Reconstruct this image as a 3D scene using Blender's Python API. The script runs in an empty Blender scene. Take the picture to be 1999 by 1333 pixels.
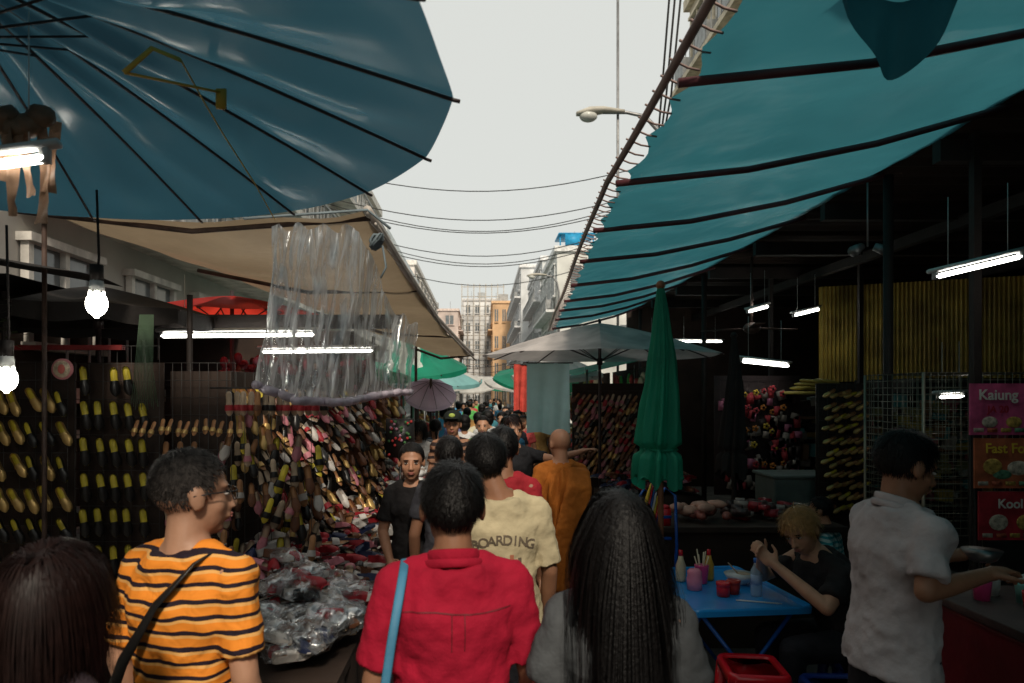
import bpy, math, random
from mathutils import Vector, Matrix, noise
random.seed(11)
R=random.random
def ru(a,b): return a+(b-a)*random.random()
scn=bpy.context.scene
V=Vector
# ------------------------------------------------------------------ helpers
class MB:
    def __init__(s): s.v=[];s.f=[];s.m=[]
    def add(s,vs,fs,mi=0):
        o=len(s.v); s.v+=[tuple(p) for p in vs]; s.f+=[tuple(i+o for i in f) for f in fs]; s.m+=[mi]*len(fs)
    def box(s,c,size,mi=0,rot=None):
        c=V(c);h=V(size)/2;vs=[]
        for z in(-1,1):
            for y in(-1,1):
                for x in(-1,1):
                    p=V((x*h.x,y*h.y,z*h.z))
                    if rot: p=rot@p
                    vs.append(c+p)
        s.add(vs,[(0,2,3,1),(4,5,7,6),(0,1,5,4),(2,6,7,3),(0,4,6,2),(1,3,7,5)],mi)
    def tube(s,pts,rad,n=8,mi=0,side=None,closed=False):
        pts=[V(p) for p in pts];k=len(pts)
        if not isinstance(rad,(list,)): rad=[rad]*k
        vs=[];ref=V(side) if side else None
        for i,p in enumerate(pts):
            a=pts[max(i-1,0)];b=pts[min(i+1,k-1)]
            if closed: a=pts[(i-1)%k];b=pts[(i+1)%k]
            t=(b-a)
            t=t.normalized() if t.length>1e-9 else V((0,0,1))
            if ref is None:
                ref=V((1,0,0)) if abs(t.x)<.8 else V((0,1,0))
            x=(ref-t*ref.dot(t)).normalized(); y=t.cross(x)
            if not side: ref=x
            r=rad[i]
            rx,ry=(r if isinstance(r,tuple) else (r,r))
            for j in range(n):
                an=2*math.pi*j/n
                vs.append(p+x*(rx*math.cos(an))+y*(ry*math.sin(an)))
        fs=[]
        rng=k if closed else k-1
        for i in range(rng):
            i2=(i+1)%k
            for j in range(n):
                j2=(j+1)%n
                fs.append((i*n+j,i*n+j2,i2*n+j2,i2*n+j))
        if not closed:
            fs.append(tuple(range(n))[::-1]); fs.append(tuple((k-1)*n+j for j in range(n)))
        s.add(vs,fs,mi)
    def ell(s,c,r,n=14,m=9,mi=0,rot=None,M=None):
        if not isinstance(r,tuple): r=(r,r,r)
        c=V(c);vs=[]
        def P(p):
            if rot: p=rot@p
            p=c+p
            return M@p if M else p
        vs.append(P(V((0,0,-r[2]))))
        for i in range(1,m):
            ph=-math.pi/2+math.pi*i/m
            for j in range(n):
                a=2*math.pi*j/n
                vs.append(P(V((r[0]*math.cos(ph)*math.cos(a),r[1]*math.cos(ph)*math.sin(a),r[2]*math.sin(ph)))))
        vs.append(P(V((0,0,r[2]))))
        fs=[]
        for j in range(n): fs.append((0,1+(j+1)%n,1+j))
        for i in range(m-2):
            for j in range(n):
                a=1+i*n+j;b=1+i*n+(j+1)%n
                fs.append((a,b,b+n,a+n))
        top=len(vs)-1;o=1+(m-2)*n
        for j in range(n): fs.append((o+j,o+(j+1)%n,top))
        s.add(vs,fs,mi)
    def cap(s,a,b,r0,r1,n=12,mi=0):
        s.tube([a,V(a).lerp(V(b),.5),b],[r0,(r0+r1)/2,r1],n,mi)
        s.ell(a,r0*1.0,n,7,mi); s.ell(b,r1*1.0,n,7,mi)
    def grid(s,fn,nu,nv,mi=0):
        vs=[fn(i/nu,j/nv) for j in range(nv+1) for i in range(nu+1)]
        fs=[(j*(nu+1)+i,j*(nu+1)+i+1,(j+1)*(nu+1)+i+1,(j+1)*(nu+1)+i) for j in range(nv) for i in range(nu)]
        s.add(vs,fs,mi)
    def obj(s,name,mats,parent=None,smooth=True,voxel=None,sm=4,disp=None,bevel=None,thick=None):
        me=bpy.data.meshes.new(name); me.from_pydata(s.v,[],s.f)
        if not isinstance(mats,(list,tuple)): mats=[mats]
        for m in mats: me.materials.append(m)
        me.polygons.foreach_set('material_index',s.m)
        me.polygons.foreach_set('use_smooth',[smooth]*len(s.f))
        me.update()
        o=bpy.data.objects.new(name,me); scn.collection.objects.link(o)
        if parent: o.parent=parent
        if voxel:
            md=o.modifiers.new('r','REMESH'); md.mode='VOXEL'; md.voxel_size=voxel; md.use_smooth_shade=True
            if sm:
                md=o.modifiers.new('s','SMOOTH'); md.iterations=sm; md.factor=.5
        if disp:
            for size,st in disp:
                md=o.modifiers.new('d','DISPLACE'); md.texture=clouds(size); md.strength=st; md.mid_level=.5
                md.texture_coords='LOCAL'
        if thick:
            md=o.modifiers.new('t','SOLIDIFY'); md.thickness=thick
        if bevel:
            md=o.modifiers.new('b','BEVEL'); md.width=bevel; md.segments=2
        return o
_cl={}
def clouds(size):
    if size not in _cl:
        t=bpy.data.textures.new('cloth%g'%size,'CLOUDS'); t.noise_scale=size; _cl[size]=t
    return _cl[size]
def empty(name,loc=(0,0,0),rz=0,sc=1):
    e=bpy.data.objects.new(name,None); scn.collection.objects.link(e); e.location=loc; e.rotation_euler=(0,0,rz); e.scale=(sc,)*3
    e.empty_display_size=.1
    return e
def nodes(name):
    m=bpy.data.materials.new(name); m.use_nodes=True; nt=m.node_tree
    return m,nt,nt.nodes['Principled BSDF'],nt.nodes['Material Output']
def M(name,col,rough=.7,var=.25,vs=6,bump=.15,bs=30,metal=0,emit=0,spec=.4,trans=0,tcol=None,stretch=None,alpha=1,dirt=None,bdist=.02):
    m,nt,b,out=nodes(name); L=nt.links.new
    tc=nt.nodes.new('ShaderNodeTexCoord'); vec=tc.outputs['Object']
    if stretch:
        mp=nt.nodes.new('ShaderNodeMapping'); mp.inputs['Scale'].default_value=stretch; L(vec,mp.inputs[0]); vec=mp.outputs[0]
    n=nt.nodes.new('ShaderNodeTexNoise'); n.inputs['Scale'].default_value=vs; n.inputs['Detail'].default_value=6; L(vec,n.inputs[0])
    r=nt.nodes.new('ShaderNodeValToRGB'); L(n.outputs[0],r.inputs[0])
    d=dirt if dirt else tuple(c*(1-var) for c in col)
    r.color_ramp.elements[0].position=.32; r.color_ramp.elements[1].position=.68
    r.color_ramp.elements[0].color=(*d,1); r.color_ramp.elements[1].color=(*[min(1,c*(1+var*.5)) for c in col],1)
    L(r.outputs[0],b.inputs['Base Color'])
    b.inputs['Roughness'].default_value=rough; b.inputs['Metallic'].default_value=metal
    b.inputs['Specular IOR Level'].default_value=spec
    if emit:
        b.inputs['Emission Color'].default_value=(*col,1); b.inputs['Emission Strength'].default_value=emit
    if bump:
        n2=nt.nodes.new('ShaderNodeTexNoise'); n2.inputs['Scale'].default_value=bs; n2.inputs['Detail'].default_value=(4 if bs>5 else 2); L(vec,n2.inputs[0])
        bp=nt.nodes.new('ShaderNodeBump'); bp.inputs['Strength'].default_value=bump; bp.inputs['Distance'].default_value=bdist
        L(n2.outputs[0],bp.inputs['Height']); L(bp.outputs[0],b.inputs['Normal'])
    if trans:
        t=nt.nodes.new('ShaderNodeBsdfTranslucent'); mx=nt.nodes.new('ShaderNodeMixShader'); mx.inputs[0].default_value=trans
        if tcol: t.inputs[0].default_value=(*tcol,1)
        else: L(r.outputs[0],t.inputs[0])
        L(b.outputs[0],mx.inputs[1]); L(t.outputs[0],mx.inputs[2]); L(mx.outputs[0],out.inputs[0])
    return m
def stripes(name,c1,c2,period,width=.35,axis=2,dist=1.2,rough=.8,c3=None,plaid=False):
    m,nt,b,out=nodes(name); L=nt.links.new
    tc=nt.nodes.new('ShaderNodeTexCoord')
    n=nt.nodes.new('ShaderNodeTexNoise'); n.inputs['Scale'].default_value=5; L(tc.outputs['Object'],n.inputs[0])
    sx=nt.nodes.new('ShaderNodeSeparateXYZ'); L(tc.outputs['Object'],sx.inputs[0])
    def band(ax,w):
        a=nt.nodes.new('ShaderNodeMath'); a.operation='MULTIPLY_ADD'; L(n.outputs[0],a.inputs[0]); a.inputs[1].default_value=dist*period; L(sx.outputs[ax],a.inputs[2])
        d=nt.nodes.new('ShaderNodeMath'); d.operation='DIVIDE'; L(a.outputs[0],d.inputs[0]); d.inputs[1].default_value=period
        f=nt.nodes.new('ShaderNodeMath'); f.operation='FRACT'; L(d.outputs[0],f.inputs[0])
        g=nt.nodes.new('ShaderNodeMath'); g.operation='LESS_THAN'; L(f.outputs[0],g.inputs[0]); g.inputs[1].default_value=w
        return g.outputs[0],f.outputs[0]
    g,f=band(axis,width)
    mx=nt.nodes.new('ShaderNodeMix'); mx.data_type='RGBA'; L(g,mx.inputs[0]); mx.inputs[6].default_value=(*c1,1); mx.inputs[7].default_value=(*c2,1)
    o=mx.outputs[2]
    if plaid:
        g2,_=band(0,width); m2=nt.nodes.new('ShaderNodeMix'); m2.data_type='RGBA'; m2.blend_type='MULTIPLY'
        mm=nt.nodes.new('ShaderNodeMath'); mm.operation='MULTIPLY'; mm.inputs[1].default_value=.7; L(g2,mm.inputs[0]); L(mm.outputs[0],m2.inputs[0])
        L(o,m2.inputs[6]); m2.inputs[7].default_value=(*c2,1); o=m2.outputs[2]
    if c3:
        g3=nt.nodes.new('ShaderNodeMath'); g3.operation='GREATER_THAN'; L(f,g3.inputs[0]); g3.inputs[1].default_value=.8
        m3=nt.nodes.new('ShaderNodeMix'); m3.data_type='RGBA'; L(g3.outputs[0],m3.inputs[0]); L(o,m3.inputs[6]); m3.inputs[7].default_value=(*c3,1); o=m3.outputs[2]
    L(o,b.inputs['Base Color']); b.inputs['Roughness'].default_value=rough; b.inputs['Specular IOR Level'].default_value=.2
    bp=nt.nodes.new('ShaderNodeBump'); bp.inputs['Strength'].default_value=.5; bp.inputs['Distance'].default_value=.035
    n2=nt.nodes.new('ShaderNodeTexNoise'); n2.inputs['Scale'].default_value=11; n2.inputs['Distortion'].default_value=1; L(tc.outputs['Object'],n2.inputs[0]); L(n2.outputs[0],bp.inputs['Height']); L(bp.outputs[0],b.inputs['Normal'])
    return m
def emis(name,col,st):
    m,nt,b,out=nodes(name); b.inputs['Base Color'].default_value=(*col,1); b.inputs['Emission Color'].default_value=(*col,1); b.inputs['Emission Strength'].default_value=st
    return m
def clearplastic(name,op=.3,tint=(.9,.93,.95),st=(9,9,1.6),sc=2.6,lo=.42,hi=.72,k0=.35,k1=2.3):
    m,nt,b,out=nodes(name); L=nt.links.new
    nt.nodes.remove(b)
    tr=nt.nodes.new('ShaderNodeBsdfTransparent'); gl=nt.nodes.new('ShaderNodeBsdfGlossy'); gl.inputs['Roughness'].default_value=.2; gl.inputs[0].default_value=(*tint,1)
    tl=nt.nodes.new('ShaderNodeBsdfTranslucent'); tl.inputs[0].default_value=(*tint,1)
    tc=nt.nodes.new('ShaderNodeTexCoord'); mp=nt.nodes.new('ShaderNodeMapping'); mp.inputs['Scale'].default_value=st; L(tc.outputs['Object'],mp.inputs[0])
    n=nt.nodes.new('ShaderNodeTexNoise'); n.inputs['Scale'].default_value=sc; n.inputs['Detail'].default_value=5; n.inputs['Distortion'].default_value=.6; L(mp.outputs[0],n.inputs[0])
    r=nt.nodes.new('ShaderNodeValToRGB'); r.color_ramp.elements[0].position=lo; r.color_ramp.elements[1].position=hi
    r.color_ramp.elements[0].color=(op*k0,)*3+(1,); r.color_ramp.elements[1].color=(min(1,op*k1),)*3+(1,); L(n.outputs[0],r.inputs[0])
    bp=nt.nodes.new('ShaderNodeBump'); bp.inputs['Strength'].default_value=.7; bp.inputs['Distance'].default_value=.03; L(n.outputs[0],bp.inputs['Height']); L(bp.outputs[0],gl.inputs['Normal'])
    m1=nt.nodes.new('ShaderNodeMixShader'); m1.inputs[0].default_value=.5; L(gl.outputs[0],m1.inputs[1]); L(tl.outputs[0],m1.inputs[2])
    m2=nt.nodes.new('ShaderNodeMixShader'); L(r.outputs[0],m2.inputs[0]); L(tr.outputs[0],m2.inputs[1]); L(m1.outputs[0],m2.inputs[2]); L(m2.outputs[0],out.inputs[0])
    return m
# ------------------------------------------------------------------ materials
asphalt=M('asphalt',(.06,.055,.05),.75,.5,3,.4,60,dirt=(.03,.028,.026))
dark=M('dark_paint',(.020,.014,.012),.7,.4)
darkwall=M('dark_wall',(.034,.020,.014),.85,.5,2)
steel=M('grey_steel',(.25,.25,.25),.45,.3,9,.05,metal=.6)
rust=M('rusty_pipe',(.08,.05,.04),.6,.5,12,.2)
ribm=M('umbrella_rib',(.04,.025,.025),.5,.3)
redbar=M('maroon_bar',(.10,.03,.035),.5,.3)
tarp_teal=M('teal_tarp',(.035,.15,.19),.38,.32,1.3,.5,4,spec=.5,trans=.36,tcol=(.06,.28,.345),dirt=(.02,.10,.135),bdist=.04)
tarp_blue=M('blue_pvc',(.016,.075,.12),.25,.35,1.5,.45,2.2,spec=.7,trans=.18,tcol=(.09,.28,.40),stretch=(1,.8,1),bdist=.09,dirt=(.010,.045,.08))
tarp_beige=M('beige_tarp',(.32,.25,.17),.65,.35,3,.4,5,trans=.25,tcol=(.50,.38,.25),bdist=.04)
tarp_white=M('white_tarp',(.76,.74,.70),.6,.2,3,.2,8,trans=.4)
tarp_black=M('black_cloth',(.018,.015,.014),.8,.3)
tarp_red=M('red_umbrella_cloth',(.6,.04,.03),.6,.3,3,.2,8,trans=.55,tcol=(.98,.07,.04))
tarp_green=M('green_cloth',(.01,.26,.16),.6,.3,3,.35,9,trans=.35,tcol=(.03,.6,.38))
tarp_aqua=M('aqua_cloth',(.30,.62,.62),.7,.2,3,.2,9,trans=.45)
tarp_mauve=M('mauve_cloth',(.75,.60,.76),.7,.2,3,.2,9,trans=.5)
yellow=M('yellow_strap',(.60,.38,.05),.6,.3)
white=M('white_paint',(.7,.7,.68),.5,.15)
tube_on=emis('fluorescent_tube',(1,.98,.90),15)
bulb_on=emis('lit_bulb',(1,.96,.84),38)
plastic=clearplastic('clear_plastic',.45,lo=.36,hi=.66,k0=.5)
packpl=clearplastic('pack_plastic',.5,st=(1,1,1),sc=16,lo=.44,hi=.62,k0=.25,k1=2.0)
black_shiny=M('black_rubber',(.015,.014,.014),.35,.3)
skinA=M('skin_tan',(.38,.19,.115),.5,.14,10,.06,60,spec=.35)
skinB=M('skin_brown',(.27,.13,.075),.5,.14,10,.06,60,spec=.35)
skinC=M('skin_light',(.48,.26,.165),.5,.14,10,.06,60,spec=.35)
hairK=M('black_hair',(.006,.005,.005),.5,.3,40,.3,90,spec=.2)
hairG=M('greying_hair',(.050,.042,.038),.6,.6,60,.3,120,spec=.2)
hairBr=M('brown_hair',(.013,.005,.004),.5,.3,40,0,90,spec=.22)
hairBl=M('blond_hair',(.45,.25,.09),.5,.4,40,.3,90,spec=.3)
eyew=M('eye_white',(.55,.52,.48),.25,.02,bump=0); eyed=M('eye_iris',(.012,.008,.006),.15,.02,bump=0)
lipm=M('lips',(.30,.10,.08),.45,.1,bump=0)
def cloth(name,c,**k): return M(name,c,.85,k.get('var',.22),7,.6,9,spec=.2,bdist=.035)
# ------------------------------------------------------------------ people
def hand(mb,w,d,nrm,curl=.5,side=1,s=1.0):
    w=V(w);d=V(d).normalized();nrm=V(nrm);nrm=(nrm-d*nrm.dot(d)).normalized();sd=d.cross(nrm)*side
    R3=Matrix((sd,d,nrm)).transposed()
    mb.ell(w+d*.048*s,(.040*s,.052*s,.017*s),12,8,rot=R3)
    mb.cap(w-d*.02,w+d*.03,.026*s,.027*s)
    for i,(off,ln) in enumerate([(.031,.066),(.011,.076),(-.010,.071),(-.029,.056)]):
        p=w+d*.082*s+sd*off*s; a=curl*(.5+.12*i)
        r=.0092*s
        for k in range(3):
            dd=(d*math.cos(a)-nrm*math.sin(a)); q=p+dd*ln*s*(.42,.32,.26)[k]
            mb.cap(p,q,r,r*.92,8); p=q; r*=.92; a+=curl*.9
    p=w+d*.022*s+sd*.030*s; dd=(d*.65+sd*.75-nrm*.25).normalized()
    q=p+dd*.042*s; mb.cap(p,q,.013*s,.0105*s,8); dd=(d*.9+sd*.3-nrm*.4).normalized(); mb.cap(q,q+dd*.034*s,.0105*s,.0085*s,8)
ZL=[(-.13,-.075),(-.05,-.06),(-.02,-.02),(.025,.005),(.05,.055),(.075,.075),(.12,.09)]
def zline(y):
    if y<=ZL[0][0]: return ZL[0][1]
    for (a,b),(c,d) in zip(ZL,ZL[1:]):
        if y<=c: return b+(d-b)*(y-a)/(c-a)
    return ZL[-1][1]
def hair_build(root,HM,style,mat,detail,thin=False):
    hc=V((0,-.014,.036)); hr=V((.082,.100,.091))
    if thin: hr=hr*.965
    mb=MB()
    n,m=36,26; vs=[];fs=[]
    def kp(p):
        if style=='shaved': return False
        return p.z>zline(p.y)
    nz=.012 if thin else .022
    for i in range(m+1):
        ph=-math.pi/2+math.pi*i/m
        for j in range(n):
            a=2*math.pi*j/n
            p=V((hr.x*math.cos(ph)*math.cos(a),hr.y*math.cos(ph)*math.sin(a),hr.z*math.sin(ph)))
            k=1+nz*noise.noise(p*22)
            vs.append(hc+p*k)
    for i in range(m):
        for j in range(n):
            f=(i*n+j,i*n+(j+1)%n,(i+1)*n+(j+1)%n,(i+1)*n+j)
            if all(kp(vs[q]) for q in f): fs.append(f)
    mb.add([HM@v for v in vs],fs)
    if style=='long':
        mb.ell((0,-.018,.032),(.082,.100,.093),24,16,M=HM)
        pts=[(0,-.05,.03),(0,-.080,-.08),(0,-.115,-.2),(0,-.140,-.32),(0,-.148,-.45),(0,-.148,-.62)]
        mb.tube([HM@V(p) for p in pts],[(.080,.060),(.083,.054),(.088,.046),(.094,.040),(.096,.036),(.085,.028)],24,0,side=(1,0,0))
    if style=='bob':
        mb.ell((0,-.035,-.015),(.088,.078,.105),20,12,M=HM)
        mb.ell((0,-.02,.035),(.092,.098,.092),20,12,M=HM)
    if style=='tied':
        mb.ell((0,-.115,.0),(.03,.028,.03),12,8,M=HM)
        mb.tube([HM@V(p) for p in [(0,-.12,0),(0,-.15,-.06),(0,-.15,-.15)]],[.02,.022,.008],8)
    N={0:0,1:500,2:3000}[detail]
    if style=='long': N=int(N*1.7)
    if style=='bob': N=int(N*1.5)
    crown=V((0.01,-.045,.125))
    for q in range(N):
        a=ru(0,2*math.pi); sz=ru(-.75,1); c=math.sqrt(max(0,1-sz*sz))
        d=V((c*math.cos(a),c*math.sin(a),sz)); p=hc+V((d.x*hr.x,d.y*hr.y,d.z*hr.z))
        if not kp(p): continue
        ln={'short':ru(.018,.038),'long':ru(.40,.70),'bob':ru(.12,.2),'tied':ru(.05,.12),'fluffy':ru(.035,.075)}[style]
        if thin: ln*=.4
        segs=4 if ln<.1 else (8 if ln<.3 else 11)
        away=(p-crown).normalized(); nr=V((d.x/hr.x,d.y/hr.y,d.z/hr.z)).normalized()
        jit=V((ru(-1,1),ru(-1,1),ru(-1,1)))*(.35 if style!='long' else .10)
        dirv=(away-nr*away.dot(nr)).normalized()
        if style=='tied': dirv=(V((0,-.13,.0))-p).normalized()
        pos=p-nr*.004; path=[pos]; kr=ru(0,.06)
        for k in range(segs):
            f=k/segs
            g=V((0,0,-1))
            if style in('long','bob'): dd=(dirv*(1-f)*(.6 if style=='long' else 1)+g*(.8+f)+jit*.12+nr*.04*(1-f))
            elif style=='fluffy': dd=dirv*.9+nr*.25+jit*.6+g*.3*f
            else: dd=dirv+nr*.16+jit*.35
            pos=pos+dd.normalized()*ln/segs
            e=pos-hc; kk=math.sqrt((e.x/hr.x)**2+(e.y/hr.y)**2+(e.z/hr.z)**2)
            km=(1.05 if style=='long' else 1.17 if style=='bob' else 1.03)+(kr if style in('long','bob') else 0)
            if kk<km: pos=hc+e*(km/kk)
            if style in('long','bob'):
                lo=V((0,.02,-.38)); rr=V((.22,.17,.28)); e=pos-lo; kk=math.sqrt((e.x/rr.x)**2+(e.y/rr.y)**2+(e.z/rr.z)**2)
                if kk<1: pos=pos+V((0,-.5 if pos.y<.03 else .4,0))*(1-kk)*.12
                if style=='long' and pos.z<-.05:
                    if pos.y>-.06: pos.y-=.035
                    if abs(pos.x)>.09: pos.x*=.94
            path.append(pos)
        w=(.0016 if style!='long' else .0020) if detail==2 else .004
        sd=dirv.cross(nr).normalized() if dirv.cross(nr).length>.01 else V((1,0,0))
        vs=[]
        for k,pp in enumerate(path):
            ww=w*(1-.75*k/segs); vs+= [HM@(pp-sd*ww),HM@(pp+sd*ww)]
        mb.add(vs,[(2*k,2*k+1,2*k+3,2*k+2) for k in range(segs)])
    return mb.obj('hair',mat,root)
def person(name,loc,yaw,H,skin,shirt,pants,hairm,hair='short',female=False,lean=0,twist=0,head=(0,0,0),arms={},seat=None,stride=.12,detail=1,sleeve=.62,collar=None,loose=1.0,build=1.0,shorts=False,thin=False,curl=.5,tuck=False,hoff=0,hs=1.06):
    root=empty(name,loc,yaw,H/1.7)
    vox={0:.014,1:.0095,2:.0075}[detail]
    dz=-(.93-seat-.09) if seat else 0
    piv=V((0,0,.93+dz))
    RT=Matrix.Rotation(-lean,3,'X')@Matrix.Rotation(twist,3,'Z')
    def U(p):
        p=V(p)+V((0,0,dz)); return piv+RT@(p-piv)
    SX=V(RT@V((1,0,0)))
    if female: prof=[(.84,.15,.11),(.93,.168,.118),(1.05,.130,.095),(1.13,.125,.093),(1.24,.143,.108),(1.31,.150,.105),(1.37,.132,.080),(1.41,.085,.064),(1.45,.055,.052)]; sh=.148; sr=.050
    else: prof=[(.84,.15,.105),(.93,.162,.115),(1.05,.150,.11),(1.16,.156,.112),(1.25,.172,.118),(1.31,.178,.112),(1.37,.155,.094),(1.42,.108,.076),(1.46,.066,.060)]; sh=.168; sr=.058
    prof=[(z,rx*build,ry*build) for z,rx,ry in prof]; sh*=build
    HMt=Matrix.Translation(U((hoff,.022,1.572)))@Matrix.Rotation(twist+head[0],4,'Z')@Matrix.Rotation(-head[1],4,'X')@Matrix.Rotation(head[2],4,'Y')@Matrix.Scale(hs,4)
    sk=MB()
    sk.tube([U((0,0,z)) for z,_,_ in prof],[(rx*.9,ry*.88) for _,rx,ry in prof],20,side=SX)
    sk.cap(U((0,-.012,1.40)),HMt@V((0,-.015,-.045)),.060 if not female else .048,.054 if not female else .044,14)
    for c,r in [((0,-.014,.03),(.077,.095,.088)),((0,.018,-.03),(.060,.070,.085)),((0,.052,-.088),(.027,.026,.022)),((.034,.046,-.028),(.026,.028,.028)),((-.034,.046,-.028),(.026,.028,.028)),((0,.070,.022),(.052,.017,.012)),((.012,.098,-.036),(.009,.010,.008)),((-.012,.098,-.036),(.009,.010,.008)),((0,.083,-.06),(.025,.014,.015)),((.079,-.008,-.004),(.010,.021,.032)),((-.079,-.008,-.004),(.010,.021,.032))]:
        sk.ell(c,r,18,12,M=HMt)
    sk.cap(HMt@V((0,.082,.010)),HMt@V((0,.106,-.032)),.009,.013,8)
    shd={}
    st=MB(); pt=MB()
    for sgn,key in((1,'R'),(-1,'L')):
        S=U((sgn*sh,0,1.348))
        if key in arms: e,w=V(arms[key][0]),V(arms[key][1])
        else: e,w=U((sgn*(sh+.06),-.03,1.09)),U((sgn*(sh+.065),.06,.85))
        shd[key]=(S,e,w)
        sk.ell(S,sr,12,9); sk.cap(S,e,.046*build,.038,12); sk.cap(e,e.lerp(w,.35),.037,.037,12); sk.cap(e.lerp(w,.35),w,.037,.026,12)
        d=(w-e).normalized()
        pn=V(arms[key][2]) if key in arms and len(arms[key])>2 else V((sgn,0,0))
        cr=arms[key][3] if key in arms and len(arms[key])>3 else curl
        hand(sk,w,d,pn,cr,side=sgn)
        st.ell(S+V((0,0,-.004)),(sr+.010)*loose,14,10)
        st.cap(U((sgn*.07,-.004,1.405)),S+V((0,0,.012)),.045,.050,14)
        T=S.lerp(e,sleeve) if sleeve<=1 else e
        st.tube([S,S.lerp(T,.5),T],[(sr+.008)*loose,(.058)*loose,(.062)*loose] if sleeve<=1 else [(sr+.01)*loose,.058,.052],16)
        if sleeve>1:
            st.ell(e,.052,12,8); st.tube([e,e.lerp(w,.5),e.lerp(w,.93)],[.052,.046,.040],14)
        hp=V((sgn*.088,0,.90+dz))
        if seat: kn=V((sgn*.12,.42,seat+.06)); an=V((sgn*.12,.40,.08))
        else: kn=V((sgn*.095,sgn*stride*.5+.02,.49)); an=V((sgn*.10,sgn*stride-.04,.08))
        sk.cap(hp,kn,.075,.052,12); sk.cap(kn,kn.lerp(an,.3)+V((0,-.012,0)),.05,.052,12); sk.cap(kn.lerp(an,.3)+V((0,-.012,0)),an,.052,.034,12)
        end=kn.lerp(hp,.15) if shorts else an
        if shorts: pt.tube([hp,hp.lerp(end,.5),end],[.098,.092,.088],16)
        else:
            pt.cap(hp,kn,.096,.070,14); pt.cap(kn,an+V((0,0,.01)),.069,.058,14)
        fo=MB(); fo.ell(an+V((0,.06,-.035)),(.045,.13,.04),14,8); fo.ell(an+V((0,0,-.01)),(.04,.05,.05),12,8)
        fo.obj('shoe',black_shiny,root,voxel=.012,sm=2)
    sk.obj('body',skin,root,voxel=vox,sm=3 if detail>0 else 2)
    pt.tube([V((0,0,.80+dz)),V((0,0,.90+dz)),U((0,0,1.0))],[(.145,.105),(.168,.118),(.148,.105)],20,side=(1,0,0))
    pt.obj('trousers',pants,root,voxel=.012,sm=3,disp=[(.08,.012)])
    hem=.82 if not tuck else .93
    sp=[(hem,prof[1][1]*1.12,prof[1][2]*1.22),(.93,prof[1][1]*1.06,prof[1][2]*1.12)]+[(z,rx,ry) for z,rx,ry in prof if z>.94]
    sp=sp[:-1]
    st.tube([U((0,-.004,z)) for z,_,_ in sp],[(rx*loose+.012,ry*loose+.014) for _,rx,ry in sp],26,side=SX)
    if female: 
        for x in(-.06,.06): st.ell(U((x,.075,1.255)),(.062,.052,.06))
    so=st.obj('shirt',shirt,root,voxel=.010 if detail else .015,sm=3,disp=[(.17,.038 if detail else .012),(.065,.022)] )
    if collar:
        cb=MB()
        pts=[U((.071*math.cos(a),-.010+.068*math.sin(a),1.436-.020*math.sin(a))) for a in [2*math.pi*i/24 for i in range(24)]]
        cb.tube(pts,[(.020,.007)]*24,8,side=(0,0,1),closed=True)
        cb.tube([p+ (p-U((0,-.01,1.436)))*.18+V((0,0,-.022)) for p in pts],[(.014,.006)]*24,8,side=(0,0,1),closed=True)
        cb.obj('collar',collar,root)
    fb=MB()
    for sx in(-1,1):
        fb.ell((sx*.030,.0762,.001),(.0115,.0075,.0058),12,8,0,M=HMt)
        fb.ell((sx*.030,.0822,.001),(.0052,.003,.0052),10,6,1,M=HMt)
        fb.ell((sx*.031,.0845,.020),(.018,.004,.0030),10,6,2,M=HMt)
        fb.ell((sx*.030,.0800,.0068),(.0135,.005,.0022),10,6,2,M=HMt)
    fb.ell((0,.0945,-.0565),(.021,.0062,.0040),12,6,3,M=HMt); fb.ell((0,.0945,-.0645),(.018,.0065,.0045),12,6,3,M=HMt)
    fb.obj('face',[eyew,eyed,hairK,lipm],root)
    if hair!='shaved': hair_build(root,HMt,hair,hairm,detail,thin)
    return root,HMt,shd,U,so
def bake(root):
    bpy.context.view_layer.update(); dg=bpy.context.evaluated_depsgraph_get()
    for o in root.children:
        if o.modifiers:
            me=bpy.data.meshes.new_from_object(o.evaluated_get(dg),depsgraph=dg); o.modifiers.clear(); o.data=me
def clone(root,loc,yaw,sc):
    e=empty(root.name.split('.')[0],loc,yaw,sc)
    for o in root.children:
        c=bpy.data.objects.new(o.name.split('.')[0],o.data); scn.collection.objects.link(c); c.parent=e
def wrap(o,target,axis,neg,off=.003):
    md=o.modifiers.new('w','SHRINKWRAP'); md.target=target; md.wrap_method='PROJECT'; md.wrap_mode='ABOVE_SURFACE'; md.offset=off
    md.use_project_x=False; md.use_project_y=(axis=='y'); md.use_project_z=(axis=='z')
    md.use_negative_direction=neg; md.use_positive_direction=not neg
pantsK=cloth('dark_trousers',(.02,.02,.025)); pantsB=cloth('denim',(.04,.06,.11)); pantsT=cloth('khaki_trousers',(.22,.17,.1))
rad=math.radians
orange=stripes('orange_striped_cotton',(.84,.27,.03),(.02,.012,.02),.040,.28,dist=1.3,c3=(.80,.42,.13))
r,HM,sd,U,so=person('man_in_orange_striped_shirt',(-.885,2.06,0),rad(-18),1.78,skinC,orange,pantsK,hairG,'short',detail=2,head=(rad(-36),0,0),loose=1.02,build=.94,thin=True,stride=.1,sleeve=.8,hs=1.10)
mb=MB(); pts=[U(p) for p in [(.11,.02,1.43),(.09,-.080,1.40),(.02,-.145,1.30),(-.08,-.155,1.14),(-.16,-.13,1.0),(-.19,-.02,.93)]]
mb.tube(pts,[(.017,.005)]*6,8,side=(1,0,.7)); mb.obj('shoulder_strap',black_shiny,r)
mb=MB()
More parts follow.
